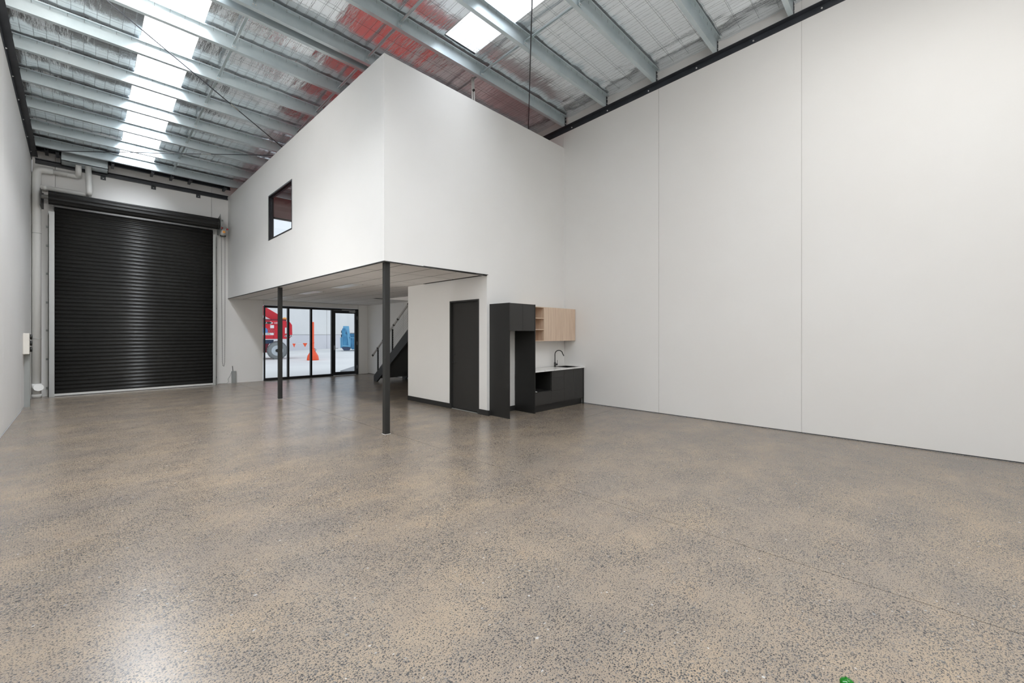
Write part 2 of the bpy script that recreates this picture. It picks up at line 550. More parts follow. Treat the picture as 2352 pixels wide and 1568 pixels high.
# mezzanine floor, stair void
V0, V1 = 7.16, 12.87
mf = empty('floor_mezzanine', (XM, 11, ZC), kind='structure', label='red particleboard mezzanine floor hidden over the tiled ceiling', cat='floor')
part(mf, 'floor_board', 'redtongue', MB().box(XM + .11, V0 - .02, YM + .24, YB, ZC + .26, ZC + .29).box(V0 - .02, XR, V1 + .02, YB, ZC + .26, ZC + .29).box(V0 - .02, XR, YM + .24, 9.5, ZC + .26, ZC + .29))
part(mf, 'void_lining', 'plaster', MB().box(V0 - .02, V0, 9.5, V1, ZC - .01, ZC + .29).box(V0, XR, V1, V1 + .02, ZC - .01, ZC + .29))
cm = empty('ceiling_mezzanine', (XM, 11, ZC), kind='structure', label='tiled grey ceiling under the mezzanine', cat='ceiling')
part(cm, 'grid_backing', 'darkgap', MB().box(XM + .01, XI, YM + .02, YM + .15, ZC + .003, ZC + .012).box(XM + .01, V0 - .02, YM + .15, YB, ZC + .003, ZC + .012).box(V0 - .02, XR, V1 + .02, YB, ZC + .003, ZC + .012).box(XI + .11, XR, YM + .24, 9.19, ZC + .05, ZC + .06).box(V0 - .02, XR, 9.19, 9.5, ZC + .003, ZC + .012))
part(cm, 'edge_angle', 'black', MB().box(XM - .004, XM + .03, YM - .004, YB, ZC - .012, ZC + .004).hexa(
    [(XM, fy(XM) - .004, ZC - .012), (XI, fy(XI) - .004, ZC - .012), (XI, fy(XI) + .03, ZC - .012), (XM, fy(XM) + .03, ZC - .012),
     (XM, fy(XM) - .004, ZC + .004), (XI, fy(XI) - .004, ZC + .004), (XI, fy(XI) + .03, ZC + .004), (XM, fy(XM) + .03, ZC + .004)]))
gx = [XM + .03, 3.835] + [3.835 + .591 * k for k in range(1, 8)]
gx = [g for g in gx if g < XR - .05] + [XR]
gy = [YM + .035] + [7.23 + 1.18 * k for k in range(0, 8)] + [YB]
G = .0135
lamps = {(4.426, 9.59): 0, (4.426, 11.95): 0, (4.426, 14.31): 0}
for i in range(len(gx) - 1):
    for j in range(len(gy) - 1):
        x0, x1, y0, y1 = gx[i], gx[i + 1], gy[j], gy[j + 1]
        pieces = [(x0, x1, y0, y1)]
        if y1 < 9.3:
            if x0 >= XI - .11: continue
            pieces = [(x0, min(x1, XI), y0, y1)]
        elif x1 > V0 - .02 and y0 < V1:
            pieces = []
            if x0 < V0 - .06: pieces.append((x0, V0 - .02, y0, min(y1, V1) if y1 > V1 else y1))
            if y1 > V1 + .1: pieces.append((max(x0, V0) if x0 < V0 else x0, x1, V1 + .02, y1))
        if abs(x0 - 4.426) < .02 and round(y0, 2) in (9.59, 11.95, 14.31):
            pieces = [(x0 + .305, x1, y0, y1)]
        for (a, b, c, d) in pieces:
            if b - a < .05 or d - c < .05: continue
            dz = random.uniform(0, .002)
            part(cm, 'ceiling_tile', 'tile', B(a + G, b - G, c + G, d - G, ZC + dz * .3, ZC + .003))
for k, y0 in enumerate((9.59, 11.95, 14.31)):
    e = empty('ceiling_light', (4.575, y0 + .59, ZC), label='slim white light panel in the mezzanine ceiling, %s from the camera' % ORD[k], cat='lamp', group='ceiling light panels')
    part(e, 'frame', 'white', MB().box(4.44, 4.455, y0 + .01, y0 + 1.17, ZC - .006, ZC + .002).box(4.695, 4.71, y0 + .01, y0 + 1.17, ZC - .006, ZC + .002).box(4.455, 4.695, y0 + .01, y0 + .025, ZC - .006, ZC + .002).box(4.455, 4.695, y0 + 1.155, y0 + 1.17, ZC - .006, ZC + .002))
    part(e, 'diffuser', 'diffuser', B(4.455, 4.695, y0 + .025, y0 + 1.155, ZC - .004, ZC + .002))

# skirting
bb = empty('baseboard_partition', (XI, 8, 0), kind='structure', label='black skirting along the partition wall', cat='skirting')
part(bb, 'skirting_board', 'black', MB().box(XI - .012, XI, D1 + .001, 9.19, 0, .108).box(XI - .012, XI, YM - .005, D0 - .001, 0, .108).box(XI - .012, XI + .05, YM - .012 + .02, YM + .02, 0, .108))
bb = empty('baseboard_kitchen', (6.2, YM, 0), kind='structure', label='black skirting at the back of the fridge space', cat='skirting')
part(bb, 'skirting_board', 'black', B(5.80, 6.53, fy(6.2) - .016, fy(6.2) - .002, 0, .108))

# --- roof lining: foil, wire mesh, roof lights
S1, S2 = (.72, 1.43), (4.51, 5.22)
FOIL = .217
S2END = 6.03
ny, nx = 420, 215
Y = np.linspace(YR, 15.85, ny); X = np.linspace(XL, XR, nx)


def smooth_noise(nx_, ny_, cx, cy):
    g = rng.rand(cy + 3, cx + 3)
    xi = np.linspace(0, cx, nx_); yi = np.linspace(0, cy, ny_)
    x0 = np.floor(xi).astype(int); y0 = np.floor(yi).astype(int)
    fx = xi - x0; fy_ = yi - y0; fx = fx * fx * (3 - 2 * fx); fy_ = fy_ * fy_ * (3 - 2 * fy_)
    a = g[np.ix_(y0, x0)]; b_ = g[np.ix_(y0, x0 + 1)]; c = g[np.ix_(y0 + 1, x0)]; d = g[np.ix_(y0 + 1, x0 + 1)]
    return (a * (1 - fx) + b_ * fx) * (1 - fy_[:, None]) + (c * (1 - fx) + d * fx) * fy_[:, None] - .5


H = (smooth_noise(nx, ny, 60, 16) * .012 + smooth_noise(nx, ny, 95, 60) * .005 + smooth_noise(nx, ny, 14, 20) * .012
     + smooth_noise(nx, ny, 150, 150) * .0012)
edge = np.exp(-((X - XR) / .9) ** 2) + np.exp(-((X - XL) / .5) ** 2)
H += smooth_noise(nx, ny, 50, 70) * .03 * edge[None, :]
PUR = [15.66, 14.62, 13.42, 12.23, 11.05, 9.86, 8.68, 7.66, 7.44, 6.285, 5.13, 3.955, 2.772, 1.575, .385, -.80, -1.99]
Pa = np.sort(np.array([p for p in PUR if p != 7.44]))
# sag between purlins, ruffles against each purlin
dist = np.min(np.abs(Y[:, None] - (Pa[None, :] - .09)), axis=1)
ruff = np.exp(-(dist / .16) ** 2)
H += smooth_noise(nx, ny, 110, 120) * .012 * ruff[:, None]
zz = np.array([zb(y) for y in Y])[:, None] + FOIL + np.clip(H + .012, 0.001, .05)
fm = MB(); idx = {}
verts = []
for j in range(ny):
    for i in range(nx):
        verts.append((X[i], Y[j], zz[j, i]))
faces = []
for i in range(nx - 1):
    xc = (X[i] + X[i + 1]) / 2
    if S1[0] < xc < S1[1]: continue
    for j in range(ny - 1):
        if S2[0] < xc < S2[1] and Y[j] < S2END: continue
        a = j * nx + i
        faces.append((a, a + nx, a + nx + 1, a + 1))
# snap the grid to the roof light edges
for e_ in S1 + S2:
    i = int(np.argmin(np.abs(X - e_)))
    for j in range(ny):
        a = j * nx + i; verts[a] = (e_, verts[a][1], verts[a][2])
me = bpy.data.meshes.new('ceiling'); me.from_pydata(verts, [], faces); me.polygons.foreach_set('use_smooth', [True] * len(faces))
me.materials.append(M['foil']); me.update()
ceil = bpy.data.objects.new('ceiling', me); COL.objects.link(ceil)
tag(ceil, kind='structure', label='sloping roof lined with crumpled silver foil', cat='ceiling')
# roof sheeting over the foil keeps the daylight out
rf = MB()
for (a, b, c_) in ((XL - .2, S1[0] - .01, YR - .2), (S1[1] + .01, S2[0] - .01, YR - .2), (S2[1] + .01, XR + .2, YR - .2), (S2[0] - .01, S2[1] + .01, S2END + .03)):
    rf.hexa([(a, c_, zb(c_) + .33), (b, c_, zb(c_) + .33), (b, 16.0, zb(16) + .33), (a, 16.0, zb(16) + .33),
             (a, c_, zb(c_) + .36), (b, c_, zb(c_) + .36), (b, 16.0, zb(16) + .36), (a, 16.0, zb(16) + .36)])
rf.box(XL - .2, XR + .2, 15.85, YB + .2, 6.60, 6.63)
rf.obj('roof_sheeting', 'galv', ceil)
# safety mesh below the foil
wm = MB()
def wire(pts, r=.0021):
    wm.tube(pts, r, 3, cap=False, smooth=False)
x = XL + .03; k = 0
while x < XR - .05:
    pts = []
    for y in np.arange(YR + .05, 15.8, .3):
        dd = min(abs(y - (p - .09)) for p in PUR)
        sag = -.010 * min(1, dd / .4)
        pts.append((x + .004 * math.sin(y * 1.7 + k), y, zb(y) + .213 + sag + random.uniform(-.001, .001)))
    wire(pts); x += .15; k += 1
y = YR + .1
while y < 15.8:
    dd = min(abs(y - (p - .09)) for p in PUR); sag = -.010 * min(1, dd / .4)
    wire([(xx, y + .003 * math.sin(xx * 2 + y), zb(y) + .211 + sag + .002 * math.sin(xx * 3.1 + y * 5)) for xx in np.arange(XL + .02, XR, .35)]); y += .3
wm.obj('safety_mesh', 'wire', ceil, kind='stuff')

for S, ye, lab in ((S1, 15.85, 'translucent roof light strip over the roller door bay'), (S2, S2END, 'translucent roof light strip above the mezzanine corner')):
    e = MB(); n = 28
    for q in range(n):
        xa = S[0] + (S[1] - S[0]) * q / n; xb = S[0] + (S[1] - S[0]) * (q + 1) / n
        ha = .008 * math.cos(xa * 2 * PI / .14) + .275; hb = .008 * math.cos(xb * 2 * PI / .14) + .275
        for (ya, yb_) in ((YR, 2), (2, ye)):
            e.quad([(xa, ya, zb(ya) + ha), (xa, yb_, zb(yb_) + ha), (xb, yb_, zb(yb_) + hb), (xb, ya, zb(ya) + hb)])
    o = e.obj('skylight_sheet', 'skylight', label=lab, cat='skylight', group='roof light strips')
    o.data.polygons.foreach_set('use_smooth', [True] * len(o.data.polygons))
    c = MB()
    for xx in (S[0] - .006, S[1] + .001):
        c.hexa([(xx, YR, zb(YR) + .222), (xx + .005, YR, zb(YR) + .222), (xx + .005, ye, zb(ye) + .222), (xx, ye, zb(ye) + .222),
                (xx, YR, zb(YR) + .33), (xx + .005, YR, zb(YR) + .33), (xx + .005, ye, zb(ye) + .33), (xx, ye, zb(ye) + .33)])
    c.box(S[0], S[1], ye, ye + .005, zb(ye) + .22, zb(ye) + .33)
    c.obj('flashing', 'galvlight', o)

# ------------------------------------------------------------------ purlins
def zprof(h=.205, w=.075, t=.003, lip=.018):
    # closed outline of a Z section, y across, z up; origin at the web foot
    return [(0, 0), (w, 0), (w, lip), (w - t, lip), (w - t, t), (t, t), (t, h), (-w, h), (-w, h - lip), (-w + t, h - lip), (-w + t, h - t), (0, h - t)]
x0p, x1p = XL + .075, XR - .12
pm = MB().prism(zprof(), x0p, x1p, 'x')
pmesh = pm.mesh('roof_purlin', 'galv')
cle = MB().box(-.02, .035, -.007, -.001, -.002, .20).mesh('cleat', 'navy')
bmesh_bolts = MB().lathe([(.011, -.022), (.011, -.007)], (0, 0, 0), 6, 'y').mesh('bolt', 'bolt')
# the fixing screws of the sheeting poke through the top flange
tek = MB()
for xx in np.arange(x0p + .1, x1p, .19):
    tek.tube([(xx, -.04, .203), (xx, -.04, .150)], .0022, 4, smooth=False)
tekm = tek.mesh('roofing_screws', 'wire')
plist = sorted(PUR, reverse=True)
for i, yb_ in enumerate(plist):
    o = bpy.data.objects.new('roof_purlin', pmesh); COL.objects.link(o); o.location = (0, yb_ - .075, zb(yb_))
    lab = 'galvanised roof purlin spanning the hall, %s from the roller door wall' % ORD[i]
    if yb_ == 7.66: lab = 'far purlin of the close pair by the mezzanine corner'
    if yb_ == 7.44: lab = 'near purlin of the close pair by the mezzanine corner'
    tag(o, label=lab, cat='purlin', group='roof purlins')
    for xe in (x0p - .018, x1p + .012):
        c = bpy.data.objects.new('cleat', cle); COL.objects.link(c); c.parent = o; c.location = (xe, 0, 0)
        for zz_ in (.05, .14):
            b_ = bpy.data.objects.new('bolt', bmesh_bolts); COL.objects.link(b_); b_.parent = c; b_.location = (0, 0, zz_)
    t_ = bpy.data.objects.new('roofing_screws', tekm); COL.objects.link(t_); t_.parent = o; t_['kind'] = 'stuff'

# bridging bars between the purlins
gp = [p for p in plist]
SIDE = {1.86: 'left', 3.70: 'middle', 5.53: 'right'}
for bx, nm in SIDE.items():
    k = 0
    for a, b in zip(gp, gp[1:]):
        if a - b < .4: continue
        ya, yb2 = a - .08, b - .07
        za, zb2 = zb(a) + .10, zb(b) + .10
        e = MB()
        for (dx0, dx1, dz0, dz1) in ((-.022, .022, -.003, 0), (-.022, -.019, -.018, 0), (.019, .022, -.018, 0)):
            e.hexa([(bx + dx0, yb2, zb2 + dz0), (bx + dx1, yb2, zb2 + dz0), (bx + dx1, ya, za + dz0), (bx + dx0, ya, za + dz0),
                    (bx + dx0, yb2, zb2 + dz1), (bx + dx1, yb2, zb2 + dz1), (bx + dx1, ya, za + dz1), (bx + dx0, ya, za + dz1)])
        o = e.obj('bridging_bar', 'galv', label='pale steel bridging bar of the %s row, %s from the roller door wall' % (nm, ORD[k]), cat='bar', group='purlin bridging bars')
        g = MB().prism([(bx - .045, za - .085), (bx + .045, za - .085), (bx + .045, za + .02), (bx + .012, za + .05), (bx - .045, za + .0)], ya - .006, ya - .002, 'y')
        g.obj('end_plate', 'galv', o)
        for dx in (-.018, .018):
            b_ = bpy.data.objects.new('bolt', bmesh_bolts); COL.objects.link(b_); b_.parent = o; b_.location = (bx + dx, ya + .002, za - .055)
        k += 1

# edge beams on the side walls
def edge_beam(side, xf, name_label):
    e = MB(); s = side
    def sl(x0, x1, d0, d1, y0=YR, y1=16.45):
        x0, x1 = sorted((x0, x1))
        e.hexa([(x0, y0, zb(y0) + d0), (x1, y0, zb(y0) + d0), (x1, y1, zb(y1) + d0), (x0, y1, zb(y1) + d0),
                (x0, y0, zb(y0) + d1), (x1, y0, zb(y0) + d1), (x1, y1, zb(y1) + d1), (x0, y1, zb(y1) + d1)])
    sl(xf, xf - s * .010, -.107, .0)
    sl(xf, xf - s * .112, -.010, .0)
    o = e.obj('edge_beam', 'navy', label=name_label, cat='beam')
    b = MB(); y = YR + .35
    while y < 16.2:
        b.lathe([(.014, 0), (.014, .010), (.008, .011), (.008, .02)] if s < 0 else [(.008, -.02), (.008, -.011), (.014, -.010), (.014, 0)], (xf - s * .010, y + (.02 if s > 0 else 0), zb(y) - .062), 8, 'x')
        y += .99
    b.obj('bolt_row', 'bolt', o, kind='stuff')
    return o
edge_beam(1, XR, 'dark steel angle along the top of the right wall')
edge_beam(-1, XL, 'dark steel angle along the top of the left wall')
o = MB().prism([(YB, 6.10), (YB, 6.22), (YB - .10, 6.22), (YB - .10, 6.205), (YB - .012, 6.205), (YB - .012, 6.115), (YB - .085, 6.115), (YB - .085, 6.10)], XL + .06, 3.40, 'x').obj(
    'edge_beam', 'navy', label='dark steel channel across the wall over the roller door', cat='beam')
for bx in (.43, 1.515, 2.607):
    t_ = B(bx - .055, bx + .055, YB - .014, YB, 6.0, 6.10).obj('bolt_tab', 'navy', o)
    MB().lathe([(.008, -.03), (.008, -.018), (.015, -.017), (.015, -.014)], (bx, YB, 6.045), 8, 'y').obj('bolt', 'bolt', t_)

# tension rods of the roof bracing
def rod(p, q, label):
    o = MB().tube([p, q], .010, 8).obj('brace_rod', 'navy', label=label, cat='rod', group='roof brace rods')
    d = (Vector(q) - Vector(p)); c = Vector(p) + d * .34
    MB().tube([c - d.normalized() * .12, c + d.normalized() * .12], .017, 8).obj('turnbuckle', 'galvgrey', o)
def rz(x, y): return (x, y, zb(y) - .05)
rod(rz(XL + .1, 7.62), rz(XR - .1, 16.05), 'thin dark brace rod running diagonally from upper left to the mezzanine wall')
rod(rz(XL + .1, 15.86), rz(XR - .1, 8.55), 'thin dark brace rod starting in the far left roof corner')
rod(rz(XL + .1, -.95), rz(XR - .15, 7.40), 'thin dark brace rod hanging across the roof on the right')

# box gutter, sump, brackets over the roller door
g = empty('box_gutter', (1.3, 16.1, 6.4), label='dark box gutter behind the last purlin', cat='gutter')
part(g, 'trough', 'navy', MB().box(XL, 3.40, 15.78, YB, 6.44, 6.455).box(XL, 3.40, 15.77, 15.785, 6.35, 6.455))
part(g, 'angle', 'navy', MB().box(XL, 3.40, 16.12, 16.20, 6.34, 6.35).box(XL, 3.40, 16.19, 16.20, 6.34, 6.44))
for i, bx in enumerate((-.62, -.43, .60, 1.43, 1.87, 2.31, 3.20)):
    o = MB()
    for dx in (-.030, .024):
        o.hexa([(bx + dx, 15.72, 6.27), (bx + dx + .006, 15.72, 6.27), (bx + dx + .006, 16.18, 6.255), (bx + dx, 16.18, 6.255),
                (bx + dx, 15.72, 6.33), (bx + dx + .006, 15.72, 6.33), (bx + dx + .006, 16.18, 6.34), (bx + dx, 16.18, 6.34)])
    o.box(bx - .03, bx + .03, 15.72, 16.18, 6.258, 6.264)
    o.obj('gutter_bracket', 'navy', label='short dark gutter bracket over the roller door, %s from the left wall' % ORD[i], cat='bracket', group='gutter brackets')
o = MB().box(-.38, .52, 15.98, 16.42, 6.165, 6.18).box(-.38, .52, 15.98, 15.995, 6.165, 6.44).box(-.38, .52, 16.405, 16.42, 6.165, 6.44).box(-.38, -.365, 15.98, 16.42, 6.165, 6.44).box(.505, .52, 15.98, 16.42, 6.165, 6.44)
o.obj('rainwater_sump', 'galv', label='galvanised sump box above the white pipes', cat='gutter')

# ------------------------------------------------------------------ white stormwater pipes
p = empty('downpipe', (-.81, 16.40, 0), label='white stormwater pipe running down the corner left of the roller door', cat='pipe')
part(p, 'riser', 'pvc', MB().tube(bent([(-.81, 16.40, .0), (-.81, 16.40, 5.93), (-.52, 16.40, 5.93)], .14), .083, 20))
part(p, 'collar', 'pvc', MB().lathe([(.090, 0), (.090, .09)], (-.81, 16.40, .0), 20).lathe([(.088, 0), (.088, .14)], (-.81, 16.40, .22), 20))
part(p, 'upper_branch', 'pvc', MB().tube(bent([(-.54, 16.40, 5.93), (-.055, 16.40, 5.93), (-.055, 16.20, 5.98), (-.055, 16.15, 6.17)], .075), .062, 18))
part(p, 'upper_collar', 'pvc', MB().tube([(-.27, 16.40, 5.93), (-.255, 16.40, 5.93)], .0645, 18).tube([(-.53, 16.40, 5.93), (-.52, 16.40, 5.93)], .0645, 18))
part(p, 'lower_branch', 'pvc', MB().tube(bent([(-.81, 16.40, 5.47), (.14, 16.40, 5.47), (.15, 16.18, 5.47), (.13, 16.12, 6.17)], .075), .062, 18))
part(p, 'lower_collar', 'pvc', MB().tube([(-.70, 16.40, 5.47), (-.64, 16.40, 5.47)], .066, 18).tube([(.151, 16.176, 5.60), (.150, 16.175, 5.615)], .0645, 18))
part(p, 'pipe_clip', 'galvgrey', MB().lathe([(.0845, 0), (.0845, .01)], (-.81, 16.40, 1.52), 20).lathe([(.0845, 0), (.0845, .01)], (-.81, 16.40, 4.25), 20))
# inspection cap on the branch near the floor
cap = MB().tube([(-.80, 16.38, .24), (-.77, 16.23, .27)], .078, 20).tube([(-.77, 16.235, .27), (-.767, 16.215, .274)], .092, 20)
part(p, 'inspection_cap', 'pvc', cap)

# power outlet box on the left wall
p = empty('outlet_box', (XL, 14.4, 1.4), label='cream three-phase outlet box low on the left wall by the roller door', cat='outlet')
part(p, 'box_body', 'plastic', B(XL, XL + .095, 14.16, 14.45, 1.20, 1.665), bevel=.008)
for z in (1.58, 1.44, 1.30):
    s_ = part(p, 'socket', 'charcoal', MB().lathe([(.055, 0), (.055, .03), (.045, .034)], (XL + .095, 14.31, z), 20, 'x'))
p = empty('cable_duct', (XL, 14.4, .6), label='grey galvanised cable duct from the outlet box down to the floor', cat='duct')
part(p, 'duct_body', 'galvgrey', MB().box(XL, XL + .085, 14.42, 14.52, 0, 1.20))
part(p, 'duct_lid', 'galvgrey', MB().box(XL + .085, XL + .089, 14.415, 14.525, .0, 1.20))

# ------------------------------------------------------------------ roller door (door_1)
d1 = empty('door_1', (1.23, 16.35, 0), kind='structure', label='tall black roller shutter closed in the far end wall', cat='door')
pitch = .105; n = 47
prof = []
for k in range(13):
    t = k / 12
    prof.append((16.36 - .023 * math.sin(PI * min(1, t * 1.25)) if t < .8 else 16.36 + .008 * math.sin(PI * (t - .8) / .2), t * pitch))
back = [(y + .006, z) for y, z in reversed(prof)]
sl = MB().prism(prof + back, -.50, 2.96, 'x')
sl.v = [(x - 1.23, y - 16.35, z) for x, y, z in sl.v]
slm = sl.mesh('slat', 'shutter')
slm.polygons.foreach_set('use_smooth', [len(p_.vertices) == 4 for p_ in slm.polygons])
for k in range(n):
    o = bpy.data.objects.new('slat', slm); COL.objects.link(o); o.parent = d1; o.location = (0, 0, .065 + k * pitch)
part(d1, 'bottom_rail', 'galvlight', MB().box(-.50, 2.96, 16.335, 16.375, .012, .066).box(-.50, 2.96, 16.315, 16.335, .012, .020))
# the curtain rolled on the drum: lapped layers
dr = MB(); ny_ = 30
cy_, cz_ = 16.18, 5.19
pts = []
for k in range(60):
    t = 2 * PI * k / 60
    r = .165 + .010 * math.sin(t * 11) + .004 * math.sin(t * 23)
    pts.append((cy_ + r * math.cos(t), cz_ + r * math.sin(t)))
part(d1, 'curtain_roll', 'rollblack', dr.prism(pts, -.595, 3.045, 'x'))
part(d1, 'axle', 'galvlight', MB().tube([(-.72, cy_, cz_), (3.12, cy_, cz_)], .055, 14))
part(d1, 'end_bracket', 'black', MB().box(-.735, -.722, 16.0, YB, 4.93, 5.36).box(-.735, -.69, YB - .012, YB, 4.93, 5.36), label='black perforated end bracket')
t_ = MB()
for (yy, zz_) in ((16.06, 5.31), (16.14, 5.19), (16.10, 5.10), (16.12, 5.02), (16.07, 4.97)):
    t_.lathe([(.014, -.004), (.014, 0)], (-.736, yy, zz_), 8, 'x')
part(d1, 'bracket_bolt', 'bolt', t_)
gb = MB().prism([(15.99, 5.02), (16.0, 5.33), (16.10, 5.50), (16.14, 5.46), (16.45, 5.42), (YB, 5.40), (YB, 4.90), (16.3, 4.84)], 3.105, 3.118, 'x')
gb.tube([(3.118, 16.12, 5.30), (3.19, 16.12, 5.30)], .022, 10)
part(d1, 'end_bracket', 'galvgrey', gb, label='grey steel end bracket of the door hoist')
part(d1, 'drum_wheel', 'charcoal', MB().lathe([(.175, 0), (.175, .03), (.12, .035)], (3.05, cy_, cz_), 28, 'x'))
for x0, x1 in ((-.605, -.495), (2.955, 3.045)):
    m = MB().box(x0, x1, 16.31, 16.325, 0, 4.86).box(x0, x1, 16.385, 16.40, 0, 4.86)
    m.box(x0 if x0 < 0 else x1 - .012, x0 + .012 if x0 < 0 else x1, 16.31, YB, 0, 4.80)
    part(d1, 'guide_rail', 'guide', m)
    m = MB(); sx = -1 if x0 < 0 else 1; xe = x0 if x0 < 0 else x1
    for z in (.22, .98, 1.74, 2.48, 3.24, 3.98, 4.48):
        a, b = sorted((xe, xe + sx * .05))
        m.box(a, b, YB - .03, YB, z - .025, z + .025)
        m.lathe([(.014, -.045), (.014, -.03)], ((a + b) / 2, YB, z), 8, 'y')
    part(d1, 'guide_cleat', 'galvgrey', m)
# chain hoist and hand chain
ho = empty('chain_hoist', (3.25, 16.2, 5.0), label='silver and red chain hoist at the right end of the roller door', cat='hoist')
part(ho, 'gear_case', 'galvlight', MB().lathe([(.05, 0), (.115, .02), (.12, .05), (.12, .09), (.10, .11), (.055, .12)], (3.125, 16.17, 4.93), 20, 'x').tube([(3.15, 16.17, 5.02), (3.28, 16.12, 5.02)], .035, 12))
part(ho, 'top_yoke', 'galvgrey', MB().tube(bent([(3.13, 16.12, 5.02), (3.15, 16.1, 5.10), (3.28, 16.08, 5.10), (3.30, 16.1, 5.03)], .03), .016, 8))
part(ho, 'red_knob', 'redcap', MB().sphere((3.135, 16.06, 5.05), .035).sphere((3.295, 16.06, 5.03), .03))
part(ho, 'rating_plate', 'yellow', MB().lathe([(.04, -.002), (.04, 0)], (3.20, 16.048, 4.93), 14, 'y'))
part(ho, 'chain_guide', 'black', MB().box(3.14, 3.26, 16.10, 16.24, 4.795, 4.815).tube([(3.15, 16.17, 4.80), (3.15, 16.17, 4.84)], .03, 10).tube([(3.25, 16.17, 4.80), (3.25, 16.17, 4.84)], .03, 10))
ch = MB()
def chain(pts):
    pts = [Vector(p_) for p_ in pts]; L = 0; alt = 0
    for a, b in zip(pts, pts[1:]):
        d = b - a; k = max(1, int(d.length / .030)); dn = d.normalized()
        side = dn.cross(Vector((0, 1, 0))).normalized()
        for q in range(k):
            c = a + d * ((q + .5) / k); s_ = side if alt % 2 else Vector((0, 1, 0)); alt += 1
            ring = [c + dn * (.016 * math.cos(t)) + s_ * (.009 * math.sin(t)) for t in [2 * PI * w / 6 for w in range(7)]]
            ch.tube(ring, .0045, 3, cap=False, smooth=False)
chain([(3.155, 16.17, 4.80), (3.165, 16.17, 2.8), (3.18, 16.17, .72), (3.20, 16.17, .62), (3.215, 16.17, .60), (3.23, 16.17, .62), (3.242, 16.17, .72), (3.25, 16.17, 2.8), (3.25, 16.17, 4.80)])
ch.obj('hand_chain', 'chain', label='long steel hand chain looping down beside the roller door', cat='chain')

# little galvanised cover and its loose cable on the end wall
c = empty('conduit_cover', (3.55, YB, 0), label='small grey galvanised cover standing on the floor right of the roller door', cat='cover')
part(c, 'cover_body', 'galvgrey', MB().box(3.51, 3.63, YB - .07, YB, 0, .40).box(3.52, 3.62, YB - .078, YB - .07, .05, .38))
part(c, 'conduit_stub', 'charcoal', MB().tube([(3.545, YB - .03, .40), (3.535, YB - .03, .52), (3.532, YB - .03, .57)], .008, 8))
MB().tube(bent([(3.51, YB - .03, .38), (3.45, YB - .05, .22), (3.40, YB - .05, .15), (3.42, YB - .06, .05), (3.36, YB - .08, .008), (3.22, YB - .06, .02), (3.10, YB - .07, .006)], .03), .006, 6).obj(
    'loose_cable', 'galvgrey', label='thin grey cable trailing from the galvanised cover to the door rail', cat='cable')

# ------------------------------------------------------------------ columns
def column(x, y, lab):
    e = empty('steel_column', (x, y, 0), label=lab, cat='column', group='columns under the mezzanine edge')
    part(e, 'post', 'charcoal', B(x, x + .09, y, y + .09, 0, ZC - .005), bevel=.004)
    part(e, 'base_plate', 'charcoal', B(x - .0, x + .09, y - .0, y + .095, 0, .008))
    part(e, 'grout_ring', 'sealant', B(x - .008, x + .098, y - .008, y + .098, 0, .004))
    return e
column(3.467, 6.27, 'square charcoal column at the near corner of the mezzanine')
column(3.475, 11.60, 'square charcoal column in front of the entry glazing')

# ------------------------------------------------------------------ entry glazing: window_1 and door_2
gz0, gz1 = 0.0, 2.655
gyf, gyb = 16.50, 16.60
w1 = empty('window_1', (5.7, YB, 0), kind='structure', label='black framed three-pane shopfront glazing beside the glass door', cat='window')
m = MB().box(4.48, 4.515, gyf, gyb, gz0, gz1).box(4.515, 7.90, gyf, gyb, 2.575, gz1).box(4.515, 6.90, gyf, gyb, gz0, .085)
part(w1, 'frame', 'alum', m)
for x0, x1 in ((5.235, 5.30), (6.04, 6.105)):
    part(w1, 'mullion', 'alum', B(x0, x1, gyf, gyb, .085, 2.575))
part(w1, 'mullion', 'alum', B(6.83, 6.905, gyf, gyb, .085, 2.575))
for x0, x1 in ((4.515, 5.235), (5.30, 6.04), (6.105, 6.83)):
    part(w1, 'pane', 'glass', B(x0, x1, YB + .0, YB + .006, .085, 2.575))
d2 = empty('door_2', (7.4, YB, 0), kind='structure', label='black framed glass entry door at the right of the shopfront', cat='door')
part(d2, 'jamb', 'alum', MB().box(7.86, 7.925, gyf, gyb, 0, gz1))
m = MB().box(6.91, 6.985, gyf + .01, gyb - .02, .015, 2.57).box(7.785, 7.858, gyf + .01, gyb - .02, .015, 2.57).box(6.985, 7.785, gyf + .01, gyb - .02, 2.47, 2.57).box(6.985, 7.785, gyf + .01, gyb - .02, .015, .14)
part(d2, 'leaf_frame', 'alum', m)
part(d2, 'pane', 'glass', B(6.985, 7.785, YB - .003, YB + .003, .14, 2.47))
part(d2, 'threshold', 'galvlight', B(6.90, 7.80, 16.46, 16.50, 0, .012))
part(d2, 'closer_arm', 'chrome', MB().box(7.23, 7.77, gyf - .035, gyf - .01, 2.59, 2.61))
part(d2, 'closer_body', 'chrome', MB().box(7.53, 7.77, gyf - .05, gyf + .01, 2.515, 2.560).tube([(7.69, gyf - .03, 2.50), (7.69, gyf - .03, 2.60)], .012, 8))
part(d2, 'handle', 'chrome', MB().box(6.925, 6.955, gyf - .005, gyf + .01, 1.01, 1.19).tube([(6.94, gyf, 1.08), (6.94, gyf - .05, 1.08), (7.06, gyf - .055, 1.08)], .010, 8))
for z in (2.30, 1.27, .30):
    part(d2, 'hinge', 'chrome', MB().tube([(7.862, gyf - .008, z - .07), (7.862, gyf - .008, z + .07)], .009, 8))

